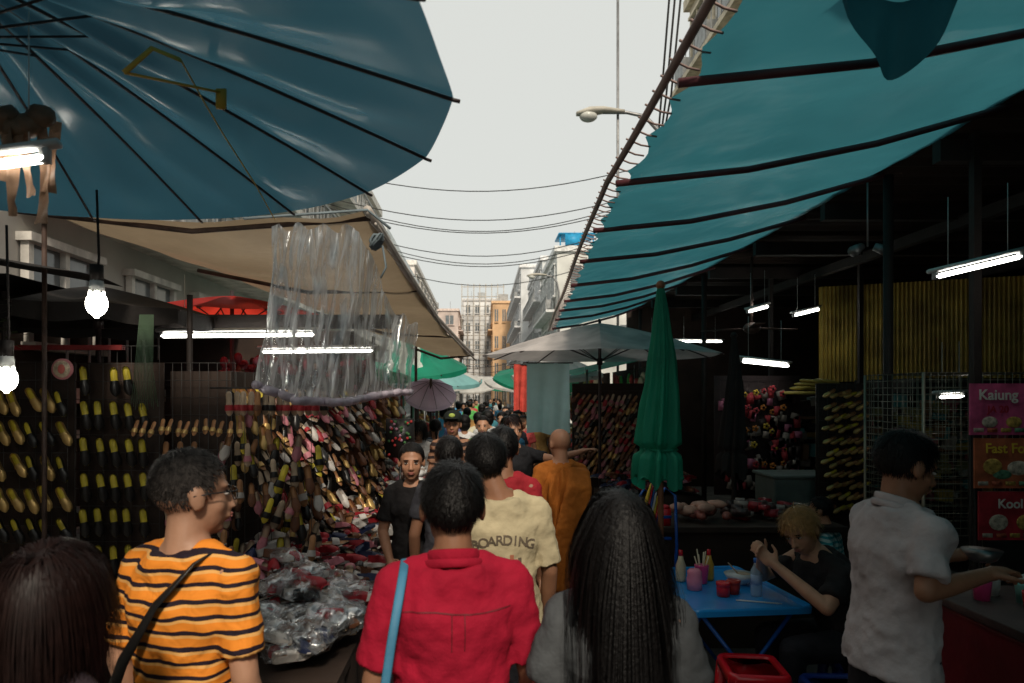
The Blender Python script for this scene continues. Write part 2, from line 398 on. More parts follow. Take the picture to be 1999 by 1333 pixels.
for sx in(-1,1):
    mb.tube([HM@V(p) for p in [(sx*.086,-.02,.006),(sx*.084,.03,.010),(sx*.07,.088,.010),(sx*.05,.10,.010)]],.0022,6)
    mb.tube([HM@V((sx*.032+.024*math.cos(a),.098,.0+.018*math.sin(a))) for a in [i*math.pi/6 for i in range(12)]],.0018,6,closed=True)
mb.obj('eyeglasses',black_shiny,r)
person('woman_with_short_hair',(-.90,1.42,0),rad(-20),1.625,skinB,cloth('dark_blouse',(.03,.02,.025)),pantsK,hairBr,'bob',female=True,detail=2)
redc=cloth('red_cotton',(.36,.008,.030))
r,HM,sd,U,so=person('man_in_red_shirt',(-.085,2.05,0),rad(8),1.735,skinB,redc,pantsK,hairK,'short',detail=2,collar=redc,loose=1.05,build=1.0,stride=.1,sleeve=.85,hs=1.12)
mb=MB(); mb.grid(lambda u,v:V((-.155+.31*u,-.25,1.305+.006*math.sin(u*7)+.004*v)),40,1)
for sx in(-1,1): mb.grid(lambda u,v:V((sx*.018+.003*u,-.25,1.305-.10*v)),1,10)
o=mb.obj('yoke_seam',M('dark_red_seam',(.16,.004,.012)),r); wrap(o,so,'y',False,.002)
bagm=M('blue_bag',(.05,.20,.33),.6,.2)
mb=MB(); mb.tube([U(p) for p in [(-.14,.08,1.40),(-.140,.0,1.43),(-.150,-.085,1.40),(-.18,-.150,1.25),(-.21,-.165,1.05),(-.235,-.17,.92)]],[(.013,.004)]*6,8,side=(1,0,0)); mb.ell(U((-.27,-.12,.74)),(.13,.06,.2),16,12); mb.obj('shoulder_bag',bagm,r)
person('woman_with_long_black_hair',(.37,1.84,0),rad(-4),1.69,skinA,cloth('grey_top',(.085,.09,.095)),pantsK,hairK,'long',female=True,detail=2,build=1.04,loose=1.0,hs=1.05,head=(rad(8),0,0))
creamc=cloth('cream_cotton',(.52,.44,.28))
r,HM,sd,U,so=person('man_in_cream_tshirt',(.085,3.2,0),rad(6),1.76,skinB,creamc,pantsK,hairK,'short',detail=2,loose=1.08,build=.98,stride=.1,sleeve=.9,head=(0,0,rad(-8)),hoff=-.055,hs=1.1)
printm=M('print_ink',(.13,.10,.07),.8,.2,bump=0); printr=M('print_red',(.40,.14,.08),.8,.2,bump=0); printb=M('print_blue',(.15,.20,.30),.8,.2,bump=0)
def text(txt,size,mat,parent,loc,rot,target=None,name='lettering',depth=.002,bold=False):
    cu=bpy.data.curves.new(name,'FONT'); cu.body=txt; cu.size=size; cu.align_x='CENTER'; cu.extrude=depth; cu.offset=size*.02 if bold else 0
    o=bpy.data.objects.new(name,cu); scn.collection.objects.link(o); 
    bpy.context.view_layer.update()
    me=bpy.data.meshes.new_from_object(o); bpy.data.objects.remove(o)
    me.materials.clear(); me.materials.append(mat)
    o=bpy.data.objects.new(name,me); scn.collection.objects.link(o); o.location=loc; o.rotation_euler=rot
    if parent: o.parent=parent
    if target: wrap(o,target,'z',True)
    return o
word='BOARDING'
for i,ch in enumerate(word):
    t=(i-3.5)/3.5
    text(ch,.058,printm,r,(t*.118,-.25,1.235-.022*t*t),(rad(90),rad(10)*t,0),so,depth=0,bold=True)
text('1972',.052,printm,r,(.04,-.25,1.03),(rad(90),0,0),so,depth=0,bold=True)
mb=MB(); 
for k in range(9): mb.grid(lambda u,v,k=k:V((-.08+.018*k+.016*u,-.25,1.09+.10*v*(.5+.5*math.sin(k*1.3)**2))),2,6,k%3)
o=mb.obj('shirt_print',[printr,printb,printm],r); wrap(o,so,'y',False)
person('man_in_maroon_shirt',(.125,3.95,0),rad(5),1.765,skinB,cloth('maroon_cotton',(.33,.02,.03)),pantsK,hairK,'short',detail=1,build=.92)
person('man_in_dark_shirt',(-.20,4.25,0),rad(0),1.69,skinB,cloth('charcoal_cotton',(.05,.05,.06)),pantsK,hairK,'short',detail=1,build=.92)
person('woman_in_black_top',(-.45,4.45,0),rad(172),1.635,skinA,cloth('black_cotton',(.012,.011,.012)),pantsK,hairK,'tied',female=True,detail=2,head=(rad(12),0,0),sleeve=.7,
  arms={'R':((.20,.02,1.10),(.10,.20,.95),(0,-1,0)),'L':((-.22,-.02,1.10),(-.22,.06,.87),(-1,0,0))})
capr,HM,sd,U,so=person('man_in_cap',(-.30,7.2,0),rad(178),1.77,skinA,stripes('brown_striped_cotton',(.30,.16,.10),(.03,.02,.02),.07,.5),pantsK,hairK,'short',detail=1)
mb=MB(); mb.ell((0,-.01,.065),(.092,.108,.075),20,12,0,M=HM); mb.ell((0,.12,.062),(.065,.07,.010),16,8,0,M=HM); mb.ell((0,.095,.09),(.03,.008,.02),12,8,1,M=HM); mb.obj('cap',[cloth('black_cap',(.015,.02,.018)),M('cap_badge',(.4,.5,.1))],capr)
person('boy_reaching_out',(.29,6.3,0),rad(178),1.75,skinA,cloth('black_tee',(.015,.015,.018)),pantsK,hairBr,'fluffy',detail=1,head=(rad(20),0,0),
  arms={'L':((-.36,.13,1.33),(-.58,.20,1.40),(0,0,1),.25)})
person('woman_in_striped_top',(-.62,9.2,0),rad(10),1.62,skinA,stripes('navy_striped',(.4,.42,.45),(.04,.06,.12),.05,.5),pantsB,hairK,'tied',female=True,detail=1,shorts=True)
person('woman_in_pale_top',(-.78,8.6,0),rad(170),1.62,skinC,cloth('pale_cotton',(.5,.5,.5)),pantsB,hairK,'bob',female=True,detail=1)
# monk
r,HM,sd,U,so=person('monk_in_orange_robe',(.63,5.45,0),rad(12),1.68,skinA,cloth('saffron_under',(.42,.13,.02)),pantsK,hairK,'shaved',detail=1,head=(rad(12),rad(8),0))
saff=M('saffron_robe',(.44,.13,.018),.8,.35,6,.5,12,spec=.2,bdist=.03)
mb=MB(); n=96; zs=[.12+ (1.43-.12)*i/60 for i in range(61)]
vs=[]
for z in zs:
    t=(z-.12)/1.31
    rx=.225-.03*math.sin(t*3); ry=.19
    if t>.80: f=1-((t-.80)/.20)**2*.66; rx*=f; ry*=f
    for j in range(n):
        a=2*math.pi*j/n
        fold=.024*math.sin(9*a+z*9+2*math.sin(z*4))+.016*math.sin(17*a-z*14)+.014*noise.noise(V((math.cos(a)*3,math.sin(a)*3,z*4)))
        fold*=min(1,(1-t)*5+.12)
        vs.append(V(((rx+fold)*math.cos(a),(ry+fold)*math.sin(a),z)))
mb.add(vs,[(i*n+j,i*n+(j+1)%n,(i+1)*n+(j+1)%n,(i+1)*n+j) for i in range(60) for j in range(n)])
mb.obj('robe',saff,r)
mb=MB()
for k in range(9):
    f=k/8
    mb.tube([V((.02+.16*f,.06,1.40-.02*f)),V((.05+.15*f,-.08,1.38-.03*f)),V((.0+.17*f,-.20,1.24)),V((-.08+.20*f,-.235,1.0)),V((-.14+.24*f,-.24,.72)),V((-.16+.26*f,-.235,.45))],[.016,.024,.026,.026,.024,.014],8,)
mb.obj('robe_drape',saff,r,voxel=.012,sm=3,disp=[(.06,.02)])
# grey polo man at right
polo=cloth('grey_polo',(.46,.42,.43)); 
r,HM,sd,U,so=person('man_in_grey_polo',(1.64,2.72,0),rad(-84),1.80,skinB,polo,pantsK,hairK,'short',detail=2,collar=polo,loose=1.03,build=1.0,head=(rad(-4),rad(16),0),lean=.05,sleeve=.8,hs=1.1,
  arms={'R':((.24,-.06,1.17),(.20,.20,1.21),(0,0,1),.8),'L':((-.22,.12,1.15),(-.12,.35,1.20),(0,0,1),.8)})
mb=MB()
for dx in(0,.018): mb.tube([V((.19+dx,.27,1.19)),V((.20+dx*2.5,.50,1.23))],[.0035,.002],6)
mb.obj('chopsticks',white,r)
mb=MB(); mb.tube([V((-.06,.42,1.19)),V((-.06,.42,1.20)),V((-.06,.42,1.235))],[.035,.05,.07],20); mb.obj('bowl',M('steel_bowl',(.2,.2,.2),.3,metal=.7),r)
# seated blond woman
r,HM,sd,U,so=person('seated_woman_eating',(2.15,3.98,0),rad(98),1.80,skinC,cloth('black_tee_b',(.020,.018,.019)),pantsK,hairBl,'fluffy',female=True,detail=2,seat=.44,lean=.44,head=(rad(30),rad(24),rad(14)),sleeve=.75,hs=1.04,build=1.28,
  arms={'R':((.27,.36,.79),(.09,.47,.94),(-1,0,.2),.9),'L':((-.29,.34,.77),(-.05,.47,.93),(1,0,.2),.9)})
def stool(name,loc,mat,h=.46):
    e=empty(name,loc,ru(-.3,.3)); mb=MB()
    def ring(w,z,rr=.035,k=5):
        out=[]
        for cx,cy,a0 in((1,1,0),(-1,1,90),(-1,-1,180),(1,-1,270)):
            for i in range(k+1):
                a=rad(a0+90*i/k); out.append(V((cx*(w-rr)+rr*math.cos(a),cy*(w-rr)+rr*math.sin(a),z)))
        return out
    rs=[ring(.115,h-.012,.03),ring(.145,h,.04),ring(.155,h-.012,.045),ring(.157,h-.05,.045)]
    vs=sum(rs,[]);nn=len(rs[0])
    fs=[(i*nn+j,i*nn+(j+1)%nn,(i+1)*nn+(j+1)%nn,(i+1)*nn+j) for i in range(3) for j in range(nn)]+[tuple(range(nn))]
    mb.add(vs,fs)
    for sx in(-1,1):
        for sy in(-1,1):
            mb.tube([V((sx*.125,sy*.125,h-.03)),V((sx*.165,sy*.165,0))],[(.034),(.022)],4)
    for a,b in(((1,1),(1,-1)),((1,-1),(-1,-1)),((-1,-1),(-1,1)),((-1,1),(1,1))):
        mb.tube([V((a[0]*.147,a[1]*.147,.2)),V((b[0]*.147,b[1]*.147,.2))],.012,6)
    mb.obj('stool_body',mat,e,thick=.003); return e
redpl=M('red_plastic',(.60,.01,.02),.25,.1,bump=.03,spec=.6); bluepl=M('blue_plastic',(.01,.10,.42),.25,.1,bump=.03,spec=.6); navypl=M('navy_plastic',(.01,.03,.18),.3,.1,bump=.03)
stool('red_plastic_stool',(1.44,3.62,0),redpl,.52); stool('blue_plastic_stool',(1.84,3.50,0),navypl,.46); stool('blue_plastic_stool',(2.18,3.98,0),navypl,.44)
person('child_in_plaid_shirt',(2.76,5.35,0),rad(60),1.42,skinA,stripes('teal_plaid',(.45,.6,.6),(.05,.32,.36),.05,.45,plaid=True),pantsB,hairK,'short',detail=1,seat=.52,lean=.15)
stool('red_plastic_stool',(2.76,5.35,0),redpl,.42)
# crowd
cols=[(.5,.5,.5),(.12,.45,.12),(.1,.35,.6),(.03,.03,.04),(.5,.08,.08),(.6,.55,.4),(.15,.15,.3),(.55,.3,.1),(.3,.5,.6),(.7,.7,.7),(.35,.1,.3),(.05,.2,.25)]
cmats=[cloth('crowd_shirt_%d'%i,c) for i,c in enumerate(cols)]
protos=[]
spots=[(.02,8.4,1),(.34,8.9,2),(-.25,10.0,9),(.10,10.6,0),(.52,10.8,3),(-.05,12.0,5),(.38,12.6,4),(-.5,12.8,6),(.75,13,8),(.15,14,11),(-.3,14.5,7),(.55,15.5,10)]
for i,(x,y,c) in enumerate(spots):
    p=person('pedestrian',(x,y,0),rad(random.choice([180,0,170,10,190]))+ru(-.2,.2),ru(1.58,1.74),random.choice([skinA,skinB,skinC]),cmats[c],random.choice([pantsK,pantsB,pantsT]),hairK,random.choice(['short','short','bob']),female=R()<.4,detail=0,stride=ru(-.15,.15))
    bake(p[0]); protos.append(p[0])
for i in range(36):
    y=11.5+34*(i/36)**1.2; x=ru(-.95,1.15)
    if any(abs(x-a)<.3 and abs(y-b)<.35 for a,b,_ in spots): x+=.3
    spots.append((x,y,0)); clone(random.choice(protos),(x,y,0),rad(random.choice([180,0,170,10,190]))+ru(-.3,.3),ru(.93,1.03))
# ------------------------------------------------------------------ umbrellas, awnings
def umbrella(name,cx,cy,rimz,hubz,Rr,n,mat,tilt=(0,0),pole=True,ph=0,val=0,ribmat=None,thickrib=.008,sag=.05,cc=.05,strz=.33,strut=.5,K=6,wn=.010):
    e=empty(name,(cx,cy,0)); T=Matrix.Translation((0,0,rimz))@Matrix.Rotation(tilt[0],4,'X')@Matrix.Rotation(tilt[1],4,'Y')
    hh=hubz-rimz; mb=MB()
    def S(r,a):
        loc=((a-ph)/(2*math.pi/n))%1; w=math.sin(math.pi*loc)
        rr=r*Rr*(1-cc*w*r)
        z=hh*(1-r**1.25)-w*sag*math.sin(math.pi*min(r,.95))*.9
        ed=1-r**6
        # creases run along the panel, between two ribs
        wr=wn*w*ed*noise.noise(V((r*5,a*6,cx)))+wn*.35*w*ed*math.sin(loc*9+3*noise.noise(V((r*3,a*2,4))))
        return T@V((rr*math.cos(a),rr*math.sin(a),z+wr))
    for i in range(n):
        a0=ph+2*math.pi*i/n
        mb.grid(lambda u,v:S(.02+.98*v,a0+2*math.pi/n*(u*.9999)),K,12 if K<8 else 40)
        if val: mb.grid(lambda u,v:S(1,a0+2*math.pi/n*(u*.9999))+V((0,0,-val*v*(.8+.2*math.sin(math.pi*u)))),K,2)
    mb.obj('canopy',mat,e)
    rb=MB()
    for i in range(n):
        a=ph+2*math.pi*i/n
        rb.tube([S(t/8,a+1e-5)+V((0,0,-thickrib*1.3)) for t in range(0,9)]+[S(1,a+1e-5)+V((.02*math.cos(a),.02*math.sin(a),-.012))],thickrib,6)
        rb.tube([S(strut,a+1e-5)+V((0,0,-.01)),T@V((0,0,hh-strz*Rr))],thickrib*.7,6)
    rb.obj('ribs',ribmat or ribm,e)
    if pole:
        pb=MB(); pb.tube([V((0,0,0)),T@V((0,0,hh+.05))],.019,10); pb.tube([T@V((0,0,hh-strz*Rr-.04)),T@V((0,0,hh-strz*Rr+.04))],.035,10); pb.tube([V((0,0,0)),V((0,0,.12))],[.22,.18],16); pb.obj('pole',ribm,e)
    return e
umbrella('blue_market_umbrella',-1.58,1.93,2.83,3.2,1.50,18,tarp_blue,ph=.06,thickrib=.006,sag=.05,cc=.012,strz=.16,strut=.28,K=12,wn=.028)
mb=MB(); mb.tube([V(p) for p in [(-1.02,1.95,2.87),(-.95,1.97,2.95),(-.88,2.0,2.93),(-.93,2.3,2.93),(-.975,2.6,2.93),(-.99,3.0,2.87),(-1.0,3.30,2.80)]],[(.011,.003)]*7,6); mb.box((-.80,2.1,2.86),(.03,.01,.06)); mb.tube([V((-1.02,1.95,2.87)),V((-.80,2.1,2.88))],.004,6); mb.obj('yellow_strap',yellow)
umbrella('red_umbrella',-2.30,6.3,2.64,2.86,1.0,12,tarp_red,ph=.1,sag=.05)
umbrella('black_umbrella',-2.72,4.85,2.52,2.72,.78,10,tarp_black,ph=.2,val=.12)
umbrella('white_market_umbrella',1.44,8.3,2.42,2.82,1.42,10,M('grey_white_canopy',(.60,.55,.53),.7,.3,3,.2,8,trans=.3),ph=.15)
umbrella('mauve_umbrella',-.70,9.3,1.98,2.16,.36,10,tarp_mauve,tilt=(.6,.1),val=.05,thickrib=.003,strut=.4,strz=.2)
for i,(x,y,z,r,m) in enumerate([(-1.0,11,2.5,.8,tarp_green),(-.9,14,2.35,.9,tarp_aqua),(1.5,13.5,2.5,.9,tarp_white),(-1.2,17,2.5,1.2,tarp_white),(1.6,19,2.5,1.3,tarp_green),(1.5,25,2.5,1.4,tarp_white),(-1.7,21,2.5,1.3,tarp_aqua),(-1.4,30,2.6,1.5,tarp_aqua),(1.9,33,2.7,1.6,tarp_teal),(-.3,38,2.7,1.5,tarp_white),(1.2,45,2.8,1.8,tarp_green)]):
    umbrella('market_umbrella',x,y,z-.15,z+.25,r,8,m,ph=R(),val=.08,tilt=(ru(.1,.35),ru(-.1,.1)))
def closed_umbrella(name,x,y,z0,z1,mat,rm,w=.11):
    e=empty(name,(x,y,0)); mb=MB(); n=72; vs=[]; L=50
    for i in range(L+1):
        t=i/L; z=z1+(z0-z1)*t
        r=.02+w*.62*min(1,t*1.25)**.85
        if t>.80: r=r*(1-.32*math.exp(-((t-.83)/.02)**2))*(1+.35*(t-.8))
        amp=.33*min(1,t*2.0)
        for j in range(n):
            a=2*math.pi*j/n
            k=1+amp*math.sin(7*a+1.4*t+.5*math.sin(3*a))*.75+.12*math.sin(15*a+5*t)+.10*noise.noise(V((math.cos(a)*2,math.sin(a)*2,t*7)))
            vs.append(V((r*k*math.cos(a)+.01*math.sin(t*5),r*k*math.sin(a),z+(.045*math.sin(7*a) if i==L else 0))))
    mb.add(vs,[(i*n+j,i*n+(j+1)%n,(i+1)*n+(j+1)%n,(i+1)*n+j) for i in range(L) for j in range(n)]); mb.obj('folded_canopy',mat,e)
    pb=MB(); pb.tube([V((0,0,0)),V((0,0,z1+.02))],.019,12); pb.ell((0,0,z1+.02),(.03,.03,.03)); pb.tube([V((0,0,0)),V((0,0,.1))],[.2,.18],16); 
    pb.obj('pole',rm,e)
    tb=MB(); zt=z1+(z0-z1)*.83; tb.tube([V((w*.62*math.cos(a),w*.62*math.sin(a),zt)) for a in [i*math.pi/10 for i in range(20)]],.006,6,closed=True); tb.obj('tie',mat,e)
closed_umbrella('closed_green_umbrella',1.13,4.3,1.40,2.62,tarp_green,M('wood_pole',(.22,.09,.04),.5,.3),w=.165)
closed_umbrella('closed_dark_umbrella',2.22,6.0,1.25,2.45,tarp_black,dark,w=.13)
# right awning
aw=empty('teal_awning'); mb=MB()
def outer(y): return V((.80+ (.0 if y<4 else (y-4)*.062),y,3.22+ .02*math.sin(y*1.3)))
def inner(y): return V((3.06,y,3.66))
def awn(u,v):
    y=-6+19.4*v; a=outer(y); b=inner(y); p=a.lerp(b,u)
    ph=((y-.2)%1.25)/1.25
    p.z+= .05*math.sin(math.pi*ph)*math.sin(math.pi*min(1,u*1.1+.05)) -.06*math.sin(math.pi*u)
    p.z+=.035*noise.noise(V((u*5,y*1.2,0)))+.014*noise.noise(V((u*14,y*5,2)))
    if u<.08: p.x+= .06*math.sin(math.pi*((y*2.4)%1))*(1-u/.08)
    return p
mb.grid(awn,40,320); mb.obj('tarp',tarp_teal,aw)
mb=MB(); yy=.2-6.25
while yy<13.4:
    mb.tube([outer(yy)+V((-.02,0,-.03)),outer(yy).lerp(inner(yy),.33)+V((0,0,-.05-.05)),outer(yy).lerp(inner(yy),.66)+V((0,0,-.10)),inner(yy)+V((0,0,-.04))],.020,8); yy+=1.25
mb.obj('cross_bars',redbar,aw)
mb=MB(); mb.tube([outer(-6+19.4*i/60)+V((-.06,0,0)) for i in range(61)],.018,8)
for i in range(100):
    yy=.4+13*i/100; p=outer(yy); mb.tube([p+V((-.08,0,.02)),p+V((0,.03,.0)),p+V((.05,.05,0))],.005,5)
mb.obj('edge_pipe_and_lacing',M('pinkish_pipe',(.30,.21,.19),.5,.3),aw)
mb=MB()
def flap(u,v):
    x=1.22+.46*u; d=math.sin(math.pi*u)**.7
    return V((x,2.3+.08*math.sin(math.pi*u)+.03*math.sin(u*14+v)*v,3.38+.08*u-.36*v*d))
mb.grid(flap,24,12); mb.obj('hanging_flap',tarp_teal,aw)
mb=MB()
for yy in (-4,5.2,9.5,13.3): mb.tube([V((3.1,yy,0)),V((3.1,yy,3.62))],.035,10)
mb.obj('awning_posts',dark,aw)
# left beige awning
aw=empty('beige_awning'); mb=MB()
oe=[V((-.66,3.95,3.02)),V((-.60,5.0,2.93)),V((-.45,6.8,2.72)),V((-.28,8.2,2.60)),V((-.12,9.4,2.50))]
ie=[V((-2.75,3.85,3.06)),V((-2.45,5.0,3.02)),V((-2.1,6.4,2.98)),V((-1.7,7.8,2.85)),V((-.9,9.4,2.62))]
def lerp_path(P,t):
    k=t*(len(P)-1); i=min(int(k),len(P)-2); return P[i].lerp(P[i+1],k-i)
def aw2(u,v):
    p=lerp_path(ie,v).lerp(lerp_path(oe,v),u); p.z-=.10*math.sin(math.pi*u)*(1-.3*v)+.03*math.sin(math.pi*((v*4)%1))*u; p.z+=.05*noise.noise(V((u*5,v*7,3))); return p
mb.grid(aw2,24,60); mb.obj('tarp',tarp_beige,aw)
mb=MB(); mb.tube([lerp_path(oe,i/12) for i in range(13)],.028,8); mb.tube([lerp_path(oe,i/12)+V((.05,0,-.08)) for i in range(13)],.010,6)
mb.obj('rolled_hem',M('grey_hem',(.42,.38,.34),.5,.3),aw)
mb=MB(); 
for t in(.02,.35,.68,.98): mb.tube([lerp_path(ie,t)+V((0,0,-.04)),lerp_path(ie,t).lerp(lerp_path(oe,t),.5)+V((0,0,-.13)),lerp_path(oe,t)+V((0,0,-.02))],.016,8)
mb.tube([V((-.9,9.4,0)),V((-.9,9.4,2.62))],.02,8); mb.tube([V((-2.56,4.0,0)),V((-2.56,4.0,3.0))],.014,8); mb.obj('frame',rust,aw)
aw=empty('beige_awning'); mb=MB(); mb.grid(lambda u,v:V((-3.4+2.4*u,-6.5+5.5*v,2.95-.12*math.sin(math.pi*u)+.03*math.sin(v*14))),14,30); mb.obj('tarp',tarp_beige,aw)
mb=MB()
for x,y in((-1.05,-1.05),(-1.05,-6.4),(-3.3,-1.05),(-3.3,-6.4)): mb.tube([V((x,y,0)),V((x,y,2.95))],.02,8)
mb.obj('frame',rust,aw)
# clear plastic curtain
pc=empty('clear_plastic_curtain')
tp=[V((-1.06,3.45,2.80)),V((-.85,3.45,2.80)),V((-.63,3.5,2.80)),V((-.52,4.0,2.45)),V((-.42,4.45,2.40))]
bt=[V((-1.13,3.42,2.0)),V((-.92,3.40,1.92)),V((-.70,3.48,1.91)),V((-.60,4.0,1.95)),V((-.46,4.45,1.97))]
def cur(u,v):
    p=lerp_path(tp,u).lerp(lerp_path(bt,u),v); w=.25+.75*math.sin(math.pi*min(1,v*1.05))
    p.y+=.035*w*math.sin(u*40+1.5*math.sin(v*3))+.02*math.sin(u*71+v*5); p.x+=.018*w*math.sin(u*52+v*3)+.02*noise.noise(V((u*9,v*4,1))); p.z+=.02*math.sin(u*46)*(1-v); return p
mb=MB(); mb.grid(cur,200,40); mb.obj('sheet',plastic,pc)
mb=MB(); mb.tube([cur(i/60,1)+V((0,0,.008*noise.noise(V((i*.4,0,0))))) for i in range(61)],[.022+.010*noise.noise(V((i*.7,3,0))) for i in range(61)],8); mb.obj('rolled_bottom',M('milky_plastic',(.6,.52,.6),.2,.3,20,.4,30,spec=.7,trans=.3),pc)
mb=MB(); mb.tube([V((-1.2,3.45,2.84)),V((-.66,3.95,3.02)),V((-.52,3.9,2.9))],.008,6)
for k in range(9):
    a=k*.7; mb.tube([V((-.58+.035*math.cos(a+b),3.78+.03*math.sin(a),2.80+.04*math.sin(a*1.3+b))) for b in (0,1,2,3,4)],.009,6)
mb.tube([V((-.55,3.8,2.78)),V((-.53,3.8,2.66)),V((-.56,3.8,2.60))],.006,6)
mb.obj('ties',M('grey_cord',(.14,.18,.20),.6),pc)
# ------------------------------------------------------------------ lamps
def tube_lamp(name,a,b,hang=.45):
    a=V(a);b=V(b); e=empty(name); mb=MB(); mb.tube([a,b],.014,10); mb.obj('tube',tube_on,e)
    h=MB(); d=(b-a).normalized(); h.tube([a-d*.04+V((0,0,.04)),b+d*.04+V((0,0,.04))],[(.024,.014)]*2,8)
    for p in(a,b): h.box(p+V((0,0,.015)),(.025,.025,.06))
    for p in(a.lerp(b,.15),a.lerp(b,.85)): h.tube([p+V((0,0,.05)),p+V((0,0,hang))],.002,5)
    h.obj('housing',white,e)
for a,b in [((-2.34,5.0,2.38),(-1.22,5.0,2.39)),((-1.94,6.05,2.33),(-.96,6.05,2.34)),((-1.60,2.0,2.60),(-1.31,2.05,2.66)),((2.66,4.0,2.64),(3.16,4.0,2.76)),((3.12,8.0,2.92),(3.48,8.3,3.02)),((3.75,8.2,2.90),(4.2,8.5,3.01)),((3.5,12.2,2.9),(4.3,12.2,2.9)),((2.9,11.8,2.85),(3.4,12.6,2.8)),((3.75,5.6,1.93),(3.95,5.6,1.94)),((1.3,9.6,1.93),(2.3,9.6,1.92)),((2.55,6.7,2.28),(3.1,6.9,2.24))]:
    tube_lamp('fluorescent_lamp',a,b)
def cfl(name,x,y,z,top):
    e=empty(name,(x,y,0)); mb=MB()
    for k in range(3):
        a=k*2.1; mb.tube([V((.022*math.cos(a),.022*math.sin(a),z+.05)),V((.026*math.cos(a),.026*math.sin(a),z-.03)),V((0,0,z-.052)),V((-.026*math.cos(a),-.026*math.sin(a),z-.03)),V((-.022*math.cos(a),-.022*math.sin(a),z+.05))],.013,8)
    mb.ell((0,0,z),(.044,.044,.055)); mb.obj('bulb',bulb_on,e)
    mb=MB(); mb.tube([V((0,0,z+.045)),V((0,0,z+.11))],[.034,.026],12); mb.obj('base',white,e)
    mb=MB(); mb.tube([V((0,0,z+.11)),V((.01,0,z+.2)),V((0,0,top))],.006,6); mb.tube([V((0,0,z+.10)),V((0,0,z+.17))],.028,10); mb.obj('socket_and_cable',dark,e)
cfl('compact_fluorescent_bulb',-1.69,3.0,2.35,2.85); cfl('compact_fluorescent_bulb',-2.1,3.02,2.02,2.7)
mb=MB()
for k in range(5):
    x0=-1.43+.028*k; ln=(.20,.30,.24,.32,.22)[k]
    mb.grid(lambda u,v:V((x0+.035*(u-.5)*(1+.4*math.sin(v*5+k))+.012*math.sin(v*3+k*2.1),2.04+.015*k+.012*math.sin(v*6+u*3+k),2.79-ln*v)),4,14)
for k in range(5): mb.ell((-1.47+.035*k,2.06,2.77+.02*math.sin(k*2)),(.045,.03,.035),12,8)
mb.obj('torn_plastic_scraps',M('brown_plastic',(.30,.18,.11),.4,.4,12,.5,20,trans=.3),disp=[(.03,.02)])
def street_lamp(name,x,y,h,arm,head=.6):
    e=empty(name,(x,y,0)); mb=MB(); mb.tube([V((0,0,0)),V((-.02,0,h-.9)),V((-.12,0,h-.35)),V((-arm*.3,0,h-.08)),V((-arm*.6,0,h)),V((-arm,0,h))],[.09,.06,.05,.04,.035,.035],10); mb.obj('pole_and_arm',steel,e)
    mb=MB(); mb.tube([V((-arm+.45,0,h+.02)),V((-arm,0,h+.05)),V((-arm-head*.5,0,h+.02)),V((-arm-head,0,h-.03))],[(.05,.04),(.12,.07),(.15,.09),(.08,.04)],12,side=(0,1,0)); mb.obj('lamp_head',M('lamp_cream',(.5,.47,.4),.5),e)
    mb=MB(); mb.ell((-arm-head*.55,0,h-.08),(.19,.14,.12)); mb.obj('glass_bowl',M('lamp_glass',(.6,.6,.55),.15),e)
street_lamp('street_lamp',3.78,14.2,7.82,1.25,.55)
street_lamp('street_lamp',4.1,36,8.25,1.1,.6)
mb=MB(); mb.tube([V((2.86,14.3,0)),V((2.86,14.3,12))],.028,8); mb.obj('utility_pole',steel)
cab=M('black_cable',(.02,.02,.02),.6)
mb=MB()
for k in range(8):
    za=6.9-.11*k; mb.tube([V((-4.3+ (8.9)*t, 16+.6*k-.6*t, za+.35*(0 if k%3 else 1)-.9*math.sin(math.pi*t)*(.8+.06*k)+.1)) for t in [i/20 for i in range(21)]],.012,5)
mb.obj('overhead_cables',cab)
mb=MB()
for k in range(3): mb.tube([V((3.55+.15*k,12+.3*k,12-.5*k)),V((3.75+.1*k,14.2,8.2)),V((3.8,15,6.5))],.022,5)
for k in range(6): mb.tube([V((-4.2+8.4*t,40+3*k,5.6-.3*k-1.2*math.sin(math.pi*t))) for t in [i/12 for i in range(13)]],.02,4)
mb.obj('overhead_cables',cab)
